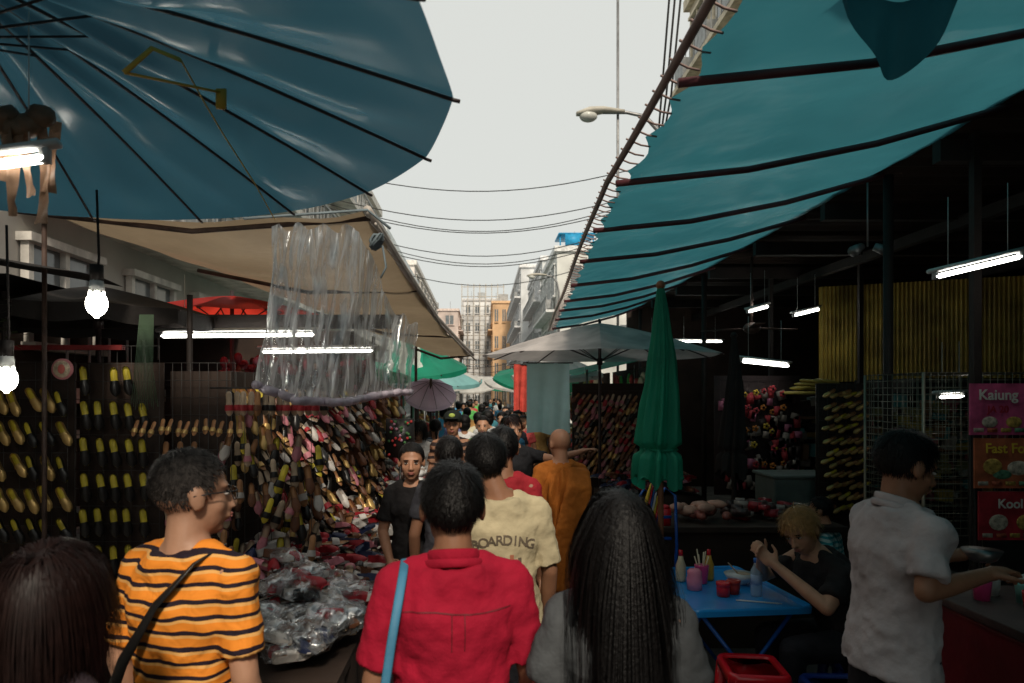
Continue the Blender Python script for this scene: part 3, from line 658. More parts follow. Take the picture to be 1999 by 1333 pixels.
# ------------------------------------------------------------------ ground and buildings
mb=MB(); mb.grid(lambda u,v:V((-300+600*u,-60+700*v,0)),60,60); mb.obj('ground',asphalt)
mb=MB(); mb.box((-3.3,45,.065),(2.6,110,.13)); mb.obj('pavement',M('pavement_concrete',(.2,.19,.17),.85,.3),bevel=.02)
mb=MB(); mb.box((4.0,45,.065),(1.8,110,.13)); mb.obj('pavement',M('pavement_concrete_b',(.2,.19,.17),.85,.3),bevel=.02)
glassm=M('window_glass',(.16,.18,.19),.15,.4,2,bump=0,spec=.8)  # glass colour lightened to stand in for haze over the far windows
def building(name,x0,x1,y0,y1,h,col,face,floors=4,bays=5,balc=True,frontbays=3):
    e=empty(name,((x0+x1)/2,(y0+y1)/2,0)); ox,oy=(x0+x1)/2,(y0+y1)/2
    wm=M(name+'_plaster',col,.85,.25,.6,.2,8,dirt=tuple(c*.62 for c in col)); tm=M(name+'_trim',tuple(min(.8,c*1.12) for c in col),.8,.3)
    w=MB(); w.box((0,0,h/2),(x1-x0,y1-y0,h)); w.obj('walls',wm,e,smooth=False)
    g=MB();t=MB();b=MB()
    fx=(x1-ox) if face=='E' else (x0-ox); sg=1 if face=='E' else -1
    fh=h/floors
    for f in range(floors):
        zc=f*fh+fh*.55
        for k in range(bays):
            yy=(y0-oy)+(y1-y0)*(k+.5)/bays; ww=(y1-y0)/bays
            g.box((fx+sg*.01,yy,zc),(.06,ww*.6,fh*.5)); 
            for q in(-.5,0,.5): t.box((fx+sg*.06,yy+ww*.6*q,zc),(.08,.07,fh*.5))
            t.box((fx+sg*.07,yy,zc+fh*.27),(.16,ww*.68,.08)); t.box((fx+sg*.09,yy,zc-fh*.27),(.2,ww*.68,.07))
            if R()<.4: b.box((fx+sg*.35,yy+ww*.1,zc-fh*.38),(.4,.75,.5))
        if balc:
            t.box((fx+sg*.28,0,f*fh+.06),(.6,(y1-y0)*.98,.14))
            for k in range(int((y1-y0)/.35)): b.tube([V((fx+sg*.54,y0-oy+.2+.35*k,f*fh+.12)),V((fx+sg*.54,y0-oy+.2+.35*k,f*fh+.85))],.015,4)
            b.box((fx+sg*.54,0,f*fh+.88),(.05,(y1-y0)*.97,.05))
        for k in range(frontbays):
            xx=(x0-ox)+(x1-x0)*(k+.5)/frontbays; ww=(x1-x0)/frontbays
            g.box((xx,y0-oy-.01,zc),(ww*.45,.06,fh*.45)); t.box((xx,y0-oy-.08,zc-fh*.26),(ww*.55,.2,.08)); t.box((xx,y0-oy-.06,zc),(.06,.08,fh*.45))
    t.box((0,0,h+.15),(x1-x0+.3,y1-y0+.3,.3)); 
    b.box((0,(y0-oy)*.5,h+.9),(1.2,1.2,1.2)); b.tube([V((fx*.6,0,h)),V((fx*.6,0,h+2.2))],.03,5); b.tube([V((fx*.6,-.5,h+1.9)),V((fx*.6,.5,h+1.9))],.02,5)
    g.obj('windows',glassm,e,smooth=False); t.obj('trim',tm,e,smooth=False); b.obj('fittings',M(name+'_fit',(.36,.37,.37),.6,.3),e,smooth=False)
    return e
building('shophouse_building',-12,-4.3,6,28.5,9.4,(.60,.57,.52),'E',5,12)
building('shophouse_building',-12,-4.2,29.5,44,8.9,(.68,.74,.73),'E',3,6)  # this and the farther facades: haze put into the colour as paler plaster
building('shophouse_building',-13,-4.4,45,68,10.5,(.74,.68,.63),'E',4,8)
building('apartment_building',-9.5,-2.9,86,100,12.5,(.68,.56,.50),'E',5,4)
building('shophouse_building',4.05,12,36.5,46,9.6,(.74,.74,.70),'W',3,4)
building('shophouse_building',4.2,12,47,60,11.2,(.76,.78,.78),'W',4,5)
building('apartment_building',3.6,12,62,82,13.5,(.78,.79,.79),'W',5,6)
building('orange_building',1.4,4.2,84,96,13.2,(.72,.46,.26),'W',4,3)
building('shophouse_building',6.2,12,14.5,20.3,13.4,(.55,.48,.36),'W',5,3)
building('shophouse_building',-12,-4.6,-34,4.5,9.4,(.55,.53,.48),'E',4,9)
building('shophouse_building',9.6,16,-34,13.9,9.4,(.55,.5,.45),'W',3,9)
sb=building('concrete_building_with_scaffolding',-2.4,2.6,92,104,14.6,(.74,.75,.75),'W',6,4,frontbays=4)
mb=MB()
for i in range(8): mb.tube([V((-2.7+5.6*i/7,-6.6,0)),V((-2.7+5.6*i/7,-6.6,16.8))],.06,4)
for k in range(13): mb.tube([V((-2.8,-6.6,1.3*k+.8)),V((3.0,-6.6,1.3*k+.8))],.05,4)
mb.obj('scaffolding',M('scaffold_pipe',(.5,.46,.4),.6),sb)
mb=MB(); mb.box((5.2,38,10.7),(2.0,2.0,.08)); mb.box((5.0,37.0,10.35),(.9,.08,.6))
for dx in(-.9,.9): mb.tube([V((5.2+dx,37.2,9.7)),V((5.2+dx,37.2,10.7))],.04,5)
mb.obj('blue_rooftop_shelter',M('sky_blue_sheet',(.02,.30,.55),.5))
# ------------------------------------------------------------------ left shop
ls=empty('left_shoe_shop')
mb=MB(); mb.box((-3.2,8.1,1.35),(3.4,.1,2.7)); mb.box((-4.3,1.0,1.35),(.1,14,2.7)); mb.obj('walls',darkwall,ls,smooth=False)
mb=MB(); mb.grid(lambda u,v:V((-4.2+2.0*u,2.0+2.2*v,2.95-.35*u+.03*math.sin(v*9))),10,10); mb.grid(lambda u,v:V((-4.2+1.35*u,4.2+3.9*v,2.68+.02*math.sin(u*22))),20,10)
mb.obj('roof_sheet',tarp_black,ls)
mb=MB(); mb.box((-2.1,5.15,2.50),(3.0,.08,.10)); mb.box((-3.0,4.2,2.24),(1.6,.04,.03),1)
for x,y in((-1.9,4.45),(-3.0,4.3),(-1.2,7.6)): mb.tube([V((x,y,0)),V((x,y,2.6))],.02,8)
mb.box((-2.6,7.9,2.2),(2.6,.3,.3)); mb.obj('beams_and_posts',[dark,M('red_beam',(.16,.01,.01))],ls,smooth=False)
mb=MB()
for k in range(320):
    x=ru(-2.5,-1.2); z=ru(2.0,2.30); y=ru(6.4,7.6); mb.ell((x,y,z),(ru(.02,.06),ru(.02,.05),ru(.02,.07)),7,5,random.choice([0,0,1,2,3]))
mb.obj('hanging_bags_and_flowers',[M('dark_red_goods',(.20,.02,.03)),M('dark_goods',(.04,.03,.03)),M('tan_goods',(.2,.12,.08)),M('pink_goods',(.35,.12,.16))])
mb=MB()
for k in range(14): mb.tube([V((-2.0+.006*k,4.0,2.42)),V((-2.03+.008*k,4.0,2.1)),V((-2.05+.012*k,4.0,1.9-.02*(k%3)))],.002,4)
mb.obj('hanging_plastic_strings',M('pale_green_strings',(.12,.20,.12),.4,trans=.3))
mb=MB()
for k in range(160):
    c=V((-3.0+ru(-.25,.25),4.0+ru(-.2,.2),2.40+ru(-.18,.14))); a=ru(0,6.28); d=V((math.cos(a),math.sin(a),ru(-.6,.3)))*.07; s=V((-math.sin(a),math.cos(a),0))*.018
    mb.add([c,c+d*.5+s,c+d,c+d*.5-s],[(0,1,2,3)])
mb.obj('hanging_plant',M('leaf',(.06,.10,.03),.5,.4,trans=.2))
e=empty('round_sign',(-2.45,4.0,2.10)); mb=MB(); mb.tube([V((0,0,0)),V((0,-.012,0))],.062,28); mb.obj('rim',M('sign_pink',(.55,.2,.22)),e); mb=MB(); mb.tube([V((0,-.013,0)),V((0,-.016,0))],.05,28); mb.obj('disc',M('sign_cream',(.6,.5,.35),vs=40,var=.5),e); mb=MB(); mb.ell((0,-.018,0),(.022,.004,.028)); mb.obj('mark',M('sign_mark',(.5,.12,.1)),e)
# shoe templates
def shoe_template(kind='flat'):
    st=[0,.03,.1,.25,.4,.6,.75,.88,.96,1]; hw=[.006,.02,.029,.031,.029,.036,.041,.034,.02,.005]; L=.25
    v=[];f=[];m=[]
    n=len(st)
    for z in(.0,.012):
        for sx in(-1,1):
            for t,w in zip(st,hw): v.append(V((sx*w*(1 if z==0 else .90),t*L,z)))
    A,B,C,D=0,n,2*n,3*n
    for i in range(n-1):
        f.append((C+i,D+i,D+i+1,C+i+1));m.append(0)
        f.append((A+i,A+i+1,B+i+1,B+i));m.append(1)
        f.append((A+i,C+i,C+i+1,A+i+1));m.append(1); f.append((B+i,B+i+1,D+i+1,D+i));m.append(1)
    s0={'flat':.46,'sandal':.55,'sneaker':.35}[kind]; s1={'flat':1,'sandal':.78,'sneaker':1}[kind]; K=6;J=8;o=len(v)
    for k in range(K+1):
        t=s0+(s1-s0)*k/K; w=0
        for i in range(n-1):
            if st[i]<=t<=st[i+1]+1e-9: w=hw[i]+(hw[i+1]-hw[i])*(t-st[i])/(st[i+1]-st[i])
        hgt={'flat':.035,'sandal':.04,'sneaker':.06}[kind]*(1-.6*((t-s0)/(1.0001-s0))**2)
        for j in range(J+1):
            a=math.pi*j/J; v.append(V((w*1.06*math.cos(a),t*L,.008+hgt*math.sin(a)**.8 if 0<j<J else .004)))
    for k in range(K):
        for j in range(J): f.append((o+k*(J+1)+j,o+k*(J+1)+j+1,o+(k+1)*(J+1)+j+1,o+(k+1)*(J+1)+j));m.append(2)
    if kind!='sandal':
        o=len(v);pp=[]
        for i in range(5,-1,-1): pp.append(V((-hw[i],st[i]*L,0)))
        for i in range(0,6): pp.append(V((hw[i],st[i]*L,0)))
        hh=.035 if kind=='flat' else .06
        for p in pp: v.append(V((p.x*1.05,p.y,.006))); v.append(V((p.x*.98,p.y,hh)))
        for i in range(len(pp)-1): f.append((o+2*i,o+2*i+2,o+2*i+3,o+2*i+1));m.append(2)
    return v,f,m
TPL={k:shoe_template(k) for k in('flat','sandal','sneaker')}
def basis(ydir,zdir,loc,s=1):
    y=V(ydir).normalized(); z=V(zdir); z=(z-y*z.dot(y)).normalized(); x=y.cross(z)
    return Matrix.Translation(loc)@Matrix((x,y,z)).transposed().to_4x4()@Matrix.Scale(s,4)
def put_shoe(mb,kind,mat4,mo):
    v,f,m=TPL[kind]; o=len(mb.v); mb.v+=[tuple(mat4@p) for p in v]; mb.f+=[tuple(i+o for i in q) for q in f]; mb.m+=[mo+x for x in m]
def shm(n,c,r=.5): return M(n,c,r,.4,8,.05,spec=.4)
ins_y=shm('yellow_insole',(.58,.46,.04)); ins_t=shm('tan_insole',(.36,.17,.07)); ins_w=shm('pale_insole',(.42,.31,.21)); sol=shm('dark_sole',(.02,.016,.013)); up_k=shm('black_upper',(.012,.011,.011),.35); up_b=shm('brown_upper',(.15,.06,.03)); up_g=M('gold_upper',(.55,.36,.13),.4,.3,8,.1,metal=.5); up_r=shm('red_upper',(.36,.02,.03)); up_w=shm('white_upper',(.52,.49,.46)); up_n=shm('navy_upper',(.02,.03,.08)); up_p=shm('pink_upper',(.50,.18,.22))
MS=[ins_y,sol,up_k, ins_t,sol,up_b, ins_t,sol,up_g, ins_w,sol,up_k, ins_w,up_w,up_r, ins_w,up_w,up_n, ins_y,sol,up_g, ins_t,ins_w,up_w, ins_w,sol,up_p]
NW=len(MS); NB=NW+1
def gridwire(mb,o,ux,uz,nx,nz,mi,r=.002):
    o=V(o);ux=V(ux);uz=V(uz)
    for i in range(nx+1): mb.tube([o+ux*(i/nx),o+ux*(i/nx)+uz],r,4,mi)
    for i in range(nz+1): mb.tube([o+uz*(i/nz),o+uz*(i/nz)+ux],r,4,mi)
wire=M('rack_wire',(.05,.05,.05),.5,metal=.3)
def backing(mb,x0,x1,y,z0,z1,mi): mb.box(((x0+x1)/2,y,(z0+z1)/2),(x1-x0,.02,z1-z0),mi)
mb=MB()
for rI in range(7):
    for c in range(9):
        z=1.98-.195*rI+ru(-.012,.012); x=-3.28+.092*c+ru(-.012,.012)
        put_shoe(mb,'flat',basis((.5+ru(-.15,.15),-.1,-1),(-.1,-1,.45),(x,4.1,z),.66),18 if rI<4 and R()<.75 else 0)
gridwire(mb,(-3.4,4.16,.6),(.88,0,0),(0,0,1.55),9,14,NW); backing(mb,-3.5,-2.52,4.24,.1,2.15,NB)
mb.obj('yellow_shoe_rack',MS+[wire,darkwall])
mb=MB()
for rI in range(7):
    for c in range(5 if rI else 4):
        if rI==0 and c==1: continue
        z=2.12-.215*rI+ru(-.008,.008); x=-2.42+.088*c+ru(-.008,.008)
        put_shoe(mb,'flat',basis((.16+ru(-.07,.07),0,-1),(.35,-1,.35),(x,4.15,z),.72),0)
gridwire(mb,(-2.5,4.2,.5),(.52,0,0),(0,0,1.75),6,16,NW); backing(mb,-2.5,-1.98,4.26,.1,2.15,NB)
mb.obj('black_flat_shoe_rack',MS+[wire,darkwall])
mb=MB()
for k in range(13): put_shoe(mb,'sandal',basis((ru(-.2,.2),-.5,-1),(0,-1,.3),(-2.02+.05*k,4.02,1.80+ru(-.01,.01)),.42),6)
for rI in range(6):
    for c in range(6):
        if R()<.25: continue
        put_shoe(mb,random.choice(['sandal','flat']),basis((ru(-.2,.2),0,-1),(.2,-1,.2),(-1.96+.088*c,4.25,1.66-.2*rI),.62),random.choice([9,0,3,0,3,24]))
gridwire(mb,(-2.0,4.3,.4),(.45,0,0),(0,0,1.75),8,16,NW); backing(mb,-1.98,-1.6,4.36,.1,2.1,NB)
mb.obj('sandal_rack',MS+[wire,darkwall])
mb=MB()
for k in range(7):
    x=-1.48+.085*k
    for s in(0,.036): put_shoe(mb,'sandal',basis((ru(-.05,.05),0,-1),(.1,-1,.1),(x+s,4.0+s,1.97),.58),random.choice([9,12,12,3]))
mb.tube([V((-1.6,4.03,1.99)),V((-.9,4.05,1.99))],.006,6,NW)
mb.obj('hanging_slippers',MS+[wire])
mb=MB()
A=V((-1.62,4.35,0));B=V((-1.02,7.6,0)); d=(B-A).normalized(); nn=V((d.y,-d.x,0))
for rI in range(12):
    for c in range(36):
        if R()<.10: continue
        p=A+d*(c*.092+ru(-.03,.03)); z=1.97-.130*rI+ru(-.03,.03)
        blk=[3,3,6,9,12,24,0,21,6][int((rI*7+c*3)/9)%9] if R()<.5 else random.choice([3,3,0,6,9,3,24,21,12,6])
        put_shoe(mb,random.choice(['sandal','sandal','flat','flat','sneaker']),basis(V((.5,-.35,-1))+V((ru(-.4,.4),0,ru(0,.5))),nn+V((0,-.5,.5)),p+nn*(.04+.03*rI)+V((0,0,z)),ru(.55,.8)),blk)
gridwire(mb,A+V((0,0,.3)),(B-A),(0,0,1.8),30,16,NW)
mb.add([A-nn*.05+V((0,0,.1)),B-nn*.05+V((0,0,.1)),B-nn*.05+V((0,0,2.1)),A-nn*.05+V((0,0,2.1))],[(0,1,2,3)],NB)
mb.obj('street_side_sandal_rack',MS+[wire,darkwall])
mb=MB()
for c in range(75):
    x=ru(-1.55,-.98); 
    put_shoe(mb,random.choice(['sandal','flat']),basis((ru(-.35,.35),-.2,-1),(.3,-1,.2),(x,ru(3.98,4.25),ru(.9,1.75)),ru(.55,.72)),random.choice([9,3,0,0,3,21,24]))
for k in range(7): mb.tube([V((-1.5+.08*k,4.1,.6)),V((-1.5+.08*k,4.1,1.95))],.002,4,NW)
mb.obj('dangling_sandals',MS+[wire])
dt=empty('shoe_display_table'); mb=MB()
mb.box((-1.03,4.7,.62),(.75,3.2,.05)); 
for x in(-1.35,-.7):
    for y in(3.2,4.7,6.2): mb.box((x,y,.3),(.04,.04,.6))
mb.grid(lambda u,v:V((-.655+.012*math.sin(v*60),3.1+3.2*v,.63-.55*u)),4,80); mb.obj('table',darkwall,dt,smooth=False)
mb=MB()
for k in range(460):
    y=ru(3.7,6.3); x=ru(-1.38,-.68); z=.68+ru(0,.16)+max(0,(-.7-x))*.34
    an=ru(0,6.28); put_shoe(mb,random.choice(['sneaker','flat','sneaker','sandal']),basis((math.cos(an),math.sin(an),ru(-.3,.3)),(ru(-.4,.4),ru(-.4,.4),1),(x,y,z),ru(.7,.9)),random.choice([9,12,15,21,3,24,12,21]))
mb.obj('piled_shoes',MS,dt)
mb=MB(); pk=MB()
for k in range(34):
    fx=ru(0,1); fy=ru(0,1); x=-1.14+.46*fx; y=3.20+.75*fy; hh=.08+.30*fy*(1-.45*fx)
    z=.69+hh*ru(.1,1)
    an=ru(-1.2,1.2); Rz=Matrix.Rotation(an,3,'Z')@Matrix.Rotation(ru(-.35,.35),3,'X')
    dx=V((math.cos(an),math.sin(an),0)); px=V((-math.sin(an),math.cos(an),0))
    for s in(-.035,.035): put_shoe(mb,'sneaker',basis(dx+V((0,0,ru(-.15,.15))),(0,ru(-.5,.1),1),V((x,y,z))-dx*.09+px*s,.74),random.choice([9,21,15,21,3,12]))
    pk.ell((x,y,z+.03),(.130,.085,.052),16,10,rot=Rz)
mb.obj('wrapped_shoes',MS,dt); pk.obj('plastic_wrap',packpl,dt,disp=[(.04,.06),(.015,.02)])
mb=MB(); mb.box((-.75,6.3,1.55),(.26,.03,.36))
for k in range(30): mb.ell((-.75+ru(-.11,.11),6.275,1.55+ru(-.16,.16)),(.014,.008,.014),7,5,random.choice([1,2,3]))
mb.tube([V((-.75,6.32,0)),V((-.75,6.32,1.4))],.012,6)
mb.obj('floral_display_board',[black_shiny,M('flower_red',(.4,.03,.03)),M('leaf_green',(.05,.15,.05)),M('flower_pink',(.4,.2,.28))])
mb=MB(); mb.box((-.85,7.4,.45),(.5,1.8,.9)); mb.obj('goods_stall',darkwall,bevel=.02)
mb=MB()
for k in range(90): mb.ell((ru(-1.05,-.62),ru(6.6,8.2),ru(.9,1.15)),(ru(.04,.09),ru(.04,.09),.035),9,6,random.choice([0,0,1,2]))
mb.obj('bagged_goods',[M('white_goods',(.6,.6,.6),.4),M('red_goods',(.5,.04,.05),.4),M('mixed_goods',(.3,.25,.22))])
# ------------------------------------------------------------------ right side
hall=empty('market_hall'); mb=MB()
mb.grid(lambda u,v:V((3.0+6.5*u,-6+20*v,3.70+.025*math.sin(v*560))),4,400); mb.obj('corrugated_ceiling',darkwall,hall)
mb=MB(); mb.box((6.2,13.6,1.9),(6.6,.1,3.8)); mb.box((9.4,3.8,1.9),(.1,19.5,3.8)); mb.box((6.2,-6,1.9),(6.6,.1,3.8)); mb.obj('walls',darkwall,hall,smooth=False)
mb=MB()
for y in [1.5,3,4.5,6,7.5,9,10.5,12]: mb.box((6.2,y,3.55),(6.4,.08,.14))
for x in(4.2,6.2,8): mb.box((x,6.5,3.46),(.08,14,.1))
for x,y in((4.5,8.1),(3.22,4.45),(6.6,8.1),(3.9,9.2)): mb.box((x,y,1.85),(.05,.05,3.6))
mb.obj('beams_and_posts',dark,hall,smooth=False)
mb=MB(); mb.grid(lambda u,v:V((4.45+2.1*u,9.0-.9*u+.022*math.sin(u*300),2.12+1.25*v)),300,2); mb.obj('yellow_corrugated_panel',M('yellow_sheet',(.60,.42,.08),.4,.35,3,.1,20,dirt=(.30,.19,.04),metal=.1),hall)
mb=MB(); mb.box((6.6,8.0,2.05),(3.8,1.2,.16)); mb.box((7.0,7.9,2.75),(1.0,.06,1.2),1); mb.obj('mezzanine_edge',[dark,darkwall],hall,smooth=False)
e=empty('ceiling_spotlight',(3.0,5.3,3.1)); mb=MB()
for sx in(-1,1): mb.tube([V((sx*.05,0,0)),V((sx*.14,-.05,-.05))],[.03,.045],12)
mb.tube([V((0,0,.5)),V((0,0,0))],.008,6); mb.obj('heads',steel,e)
e=empty('ceiling_fan',(3.25,8.2,2.75)); mb=MB(); mb.ell((0,0,0),(.1,.1,.07)); mb.tube([V((0,0,0)),V((0,0,.85))],.015,8)
for k in range(3):
    Rr=Matrix.Rotation(k*2.09+.3,3,'Z'); mb.box(Rr@V((.35,0,0)),(.55,.11,.01),0,Rr)
mb.obj('blades_and_motor',rust,e)
# table
tb=empty('blue_folding_table',(1.48,4.28,0),rad(6)); mb=MB()
def rr(w,h,z,r=.05,k=5):
    out=[]
    for cx,cy,a0 in((1,1,0),(-1,1,90),(-1,-1,180),(1,-1,270)):
        for i in range(k+1):
            a=rad(a0+90*i/k); out.append(V((cx*(w-r)+r*math.cos(a),cy*(h-r)+r*math.sin(a),z)))
    return out
rs=[rr(.33,.44,.735),rr(.34,.45,.75),rr(.355,.465,.755),rr(.36,.47,.745),rr(.36,.47,.715)];nn_=len(rs[0]);vs=sum(rs,[])
mb.add(vs,[tuple(range(nn_))]+[(i*nn_+j,i*nn_+(j+1)%nn_,(i+1)*nn_+(j+1)%nn_,(i+1)*nn_+j) for i in range(4) for j in range(nn_)]+[tuple(4*nn_+j for j in range(nn_))[::-1]])
mb.obj('top',M('blue_table_plastic',(.015,.27,.68),.22,.12,5,.02,spec=.6),tb,smooth=False)
mb=MB()
for sy in(-.38,.38):
    mb.tube([V((-.28,sy,.0)),V((.28,sy,.71))],.012,8); mb.tube([V((.28,sy,.0)),V((-.28,sy,.71))],.012,8)
mb.tube([V((.28,-.38,.02)),V((.28,.38,.02))],.012,8); mb.tube([V((-.28,-.38,.02)),V((-.28,.38,.02))],.012,8); mb.obj('crossed_legs',bluepl,tb)
TZ=.738
def lathe(name,x,y,z,prof,mat,extra=None,n=24):
    e=empty(name,(x,y,z)); mb=MB(); mb.tube([V((0,0,h)) for h,_ in prof],[r for _,r in prof],n); mb.obj('body',mat,e)
    if extra: extra(e)
    return e
pinkpl=M('pink_plastic',(.62,.06,.22),.3,.1); 
def straws(e):
    mb=MB()
    for k in range(6): mb.tube([V((.01*math.cos(k),.01*math.sin(k),.05)),V((.045*math.cos(k),.04*math.sin(k),.17+.02*(k%3)))],.004,5)
    mb.obj('straws',M('straw',(.8,.7,.5)),e)
lathe('pink_cup',1.42,4.40,TZ,[(0,.032),(.005,.035),(.11,.045),(.115,.045),(.112,.040)],pinkpl,straws)
lathe('pink_jar',1.33,4.26,TZ,[(0,.045),(.06,.048),(.09,.042),(.11,.045),(.125,.03)],M('pink_jar_plastic',(.75,.25,.35),.25,.1))
lathe('condiment_jar',1.46,4.12,TZ,[(0,.038),(.05,.04),(.06,.036),(.062,.042),(.082,.042),(.084,.036)],redpl)
lathe('condiment_jar',1.54,4.17,TZ,[(0,.036),(.05,.04),(.06,.036),(.062,.042),(.08,.042),(.082,.036)],M('chilli_red',(.4,.03,.02),.3,.2))
def sauce(e):
    mb=MB(); mb.tube([V((0,0,.16)),V((0,0,.2))],[.014,.012],10); mb.obj('cap',redpl,e)
lathe('sauce_bottle',1.49,4.47,TZ,[(0,.03),(.02,.032),(.1,.032),(.14,.018),(.165,.013)],M('sauce_yellow',(.6,.35,.05),.3),sauce)
lathe('sauce_bottle',1.30,4.45,TZ,[(0,.03),(.02,.032),(.1,.032),(.14,.018),(.165,.013)],M('sauce_cream',(.7,.6,.4),.3),sauce)
bo=lathe('soup_bowl',1.66,4.38,TZ,[(0,.035),(.01,.045),(.04,.085),(.065,.10),(.066,.094),(.058,.088)],M('bowl_white',(.62,.68,.7),.3,.1))
mb=MB(); mb.tube([V((0,0,.05)),V((-.07,.02,.13))],[.006,.004],6); mb.ell((.02,0,.06),(.05,.05,.012)); mb.obj('noodles_and_spoon',ins_w,bo)
wat,nt,b,out=nodes('water_bottle_plastic'); b.inputs['Base Color'].default_value=(.55,.75,.9,1); b.inputs['Transmission Weight'].default_value=.6; b.inputs['Roughness'].default_value=.1; b.inputs['IOR'].default_value=1.2
def cap2(e):
    mb=MB(); mb.tube([V((0,0,.20)),V((0,0,.225))],.016,12); mb.obj('cap',M('cap_blue',(.05,.2,.6)),e); mb=MB(); mb.tube([V((0,0,.07)),V((0,0,.13))],.0335,20); mb.obj('label',M('label_blue',(.35,.5,.7)),e)
lathe('water_bottle',1.66,4.12,TZ,[(0,.03),(.01,.033),(.15,.033),(.185,.016),(.205,.013)],wat,cap2)
mb=MB(); 
for k in range(2): mb.tube([V((1.50+.02*k,4.02,TZ+.003)),V((1.72+.02*k,3.95,TZ+.003))],.0035,6)
mb.obj('chopsticks',white)
mb=MB()
for k,(x,y) in enumerate(((1.08,4.7),(1.24,4.75))):
    mb.tube([V((x,y,0)),V((x-.03,y,.7)),V((x-.02,y,1.2)),V((x+.04,y,1.30)),V((x+.11,y,1.25)),V((x+.12,y,.9)),V((x+.12,y+.1,.45))],.011,8)
mb.tube([V((1.05,4.7,1.1)),V((1.32,4.75,1.1))],.011,8); mb.tube([V((1.05,4.7,.95)),V((1.32,4.75,.95))],.011,8); mb.box((1.18,4.9,.46),(.34,.36,.03))
mb.tube([V((1.02,5.05,0)),V((1.04,5.05,.46))],.011,6); mb.tube([V((1.34,5.05,0)),V((1.34,5.05,.46))],.011,6)
mb.obj('blue_frame_chair',bluepl)
mb=MB()
for k,a in enumerate([i*.5 for i in range(6)]): mb.ell((1.10+.012*k,4.62,1.16-.02*k),(.012,.03,.20),8,8,k%4,rot=Matrix.Rotation(.25,3,'Y'))
mb.obj('folded_beach_toys',[M('toy_yellow',(.7,.5,.05)),redpl,bluepl,white])
fc=empty('food_counter'); mb=MB(); mb.box((1.9,5.6,.45),(1.5,.7,.9)); mb.box((2.0,5.6,.92),(1.6,.8,.04)); mb.obj('counter',darkwall,fc,smooth=False)
mb=MB()
for k in range(16): mb.ell((ru(1.55,1.95),ru(5.35,5.6),1.0+.03*(k%3)),(.085,.040,.035),10,7,0 if k%3 else 1,rot=Matrix.Rotation(ru(0,3),3,'Z'))
for k in range(40): mb.box((ru(2.05,2.6),ru(5.4,5.8),ru(.97,1.06)),(ru(.06,.13),ru(.04,.1),ru(.03,.06)),random.choice([2,2,4,3]),Matrix.Rotation(ru(0,3),3,'Z'))
mb.obj('food_packs',[M('sausage_pink',(.50,.27,.20),.4),M('sausage_red',(.28,.08,.06),.4),M('dark_pack',(.06,.04,.04),.3),M('red_pack',(.28,.02,.03),.3),M('clear_pack',(.36,.31,.28),.2)],fc,disp=[(.03,.02)])
mb=MB(); mb.tube([V((1.42,5.3,.94)),V((1.42,5.3,1.07))],[.05,.055],16); mb.ell((1.42,5.3,1.08),(.045,.045,.02)); mb.obj('red_kettle',redpl,fc)
e=empty('storage_crate',(3.0,6.5,1.05)); mb=MB(); mb.box((0,0,0),(.62,.45,.26)); mb.obj('crate_body',M('greygreen_plastic',(.12,.15,.14),.5),e,bevel=.02,smooth=False); mb=MB(); mb.box((0,0,.145),(.66,.49,.03)); mb.obj('lid',M('greygreen_lid',(.15,.18,.17),.5),e,bevel=.01,smooth=False)
mb=MB(); mb.box((3.0,6.5,.45),(.9,.6,.9)); mb.obj('storage_counter',darkwall,bevel=.01)
mb=MB()
for rI in range(11):
    for c in range(5):
        z=1.98-.10*rI+ru(-.015,.015); x=3.05+.075*c+.02*(rI%3)+ru(-.01,.01)
        put_shoe(mb,'flat',basis((-.9,0,-.45+ru(-.15,.15)),(-.1,-1,.4),(x+.05,6.0+.01*c,z),.50),6 if R()<.6 else 18)
gridwire(mb,(3.0,6.08,.95),(.5,0,0),(0,0,1.1),6,10,NW); backing(mb,3.0,3.5,6.12,.9,2.05,NB)
mb.obj('gold_shoe_rack',MS+[wire,darkwall])
mb=MB()
for rI in range(10):
    for c in range(11):
        z=1.95-.10*rI; x=1.28+.075*c
        put_shoe(mb,random.choice(['sandal','flat']),basis((-.6+ru(-.3,.3),-.2,-1),(-.3,-1,.4),(x,8.9,z+ru(-.02,.02)),.68),random.choice([3,3,6,12,24,9]))
gridwire(mb,(1.2,8.98,.5),(.95,0,0),(0,0,1.5),9,12,NW); backing(mb,1.2,2.2,9.02,.1,2.1,NB)
mb.obj('brown_shoe_rack',MS+[wire,darkwall])
mb=MB(); mb.box((1.95,8.1,.4),(1.1,.8,.8),NW)
for k in range(150):
    an=ru(0,6.28); put_shoe(mb,'sneaker',basis((math.cos(an),math.sin(an),0),(0,ru(-.4,.4),1),(ru(1.5,2.4),ru(7.75,8.4),ru(.82,.98)),.8),random.choice([3,12,24,9,15,3]))
mb.obj('shoe_bin_display',MS+[darkwall])
mb=MB()
for rI in range(5):
    for c in range(6): 
        if R()<.15: continue
        p=V((2.62+.095*c+ru(-.02,.02),7.0,1.98-.19*rI+ru(-.03,.03))); s=ru(.7,1)
        for q in range(5): mb.ell(p+V((.024*s*math.cos(q*1.257),0,.024*s*math.sin(q*1.257))),(.018*s,.012,.018*s),7,5,random.choice([rI%3,(rI+(c//3))%3]) if q==0 else (rI+(c//3))%3)
        mb.ell(p+V((0,-.012,0)),(.012,.01,.012),7,5,3)
for c in range(110): mb.box((ru(2.5,3.3),7.1,ru(1.0,2.0)),(ru(.03,.08),.03,ru(.05,.12)),random.choice([4,4,5,1,6]),Matrix.Rotation(ru(-.3,.3),3,'Y'))
gridwire(mb,(2.5,7.14,.9),(.8,0,0),(0,0,1.2),8,10,4); backing(mb,2.45,3.35,7.18,.9,2.15,4)
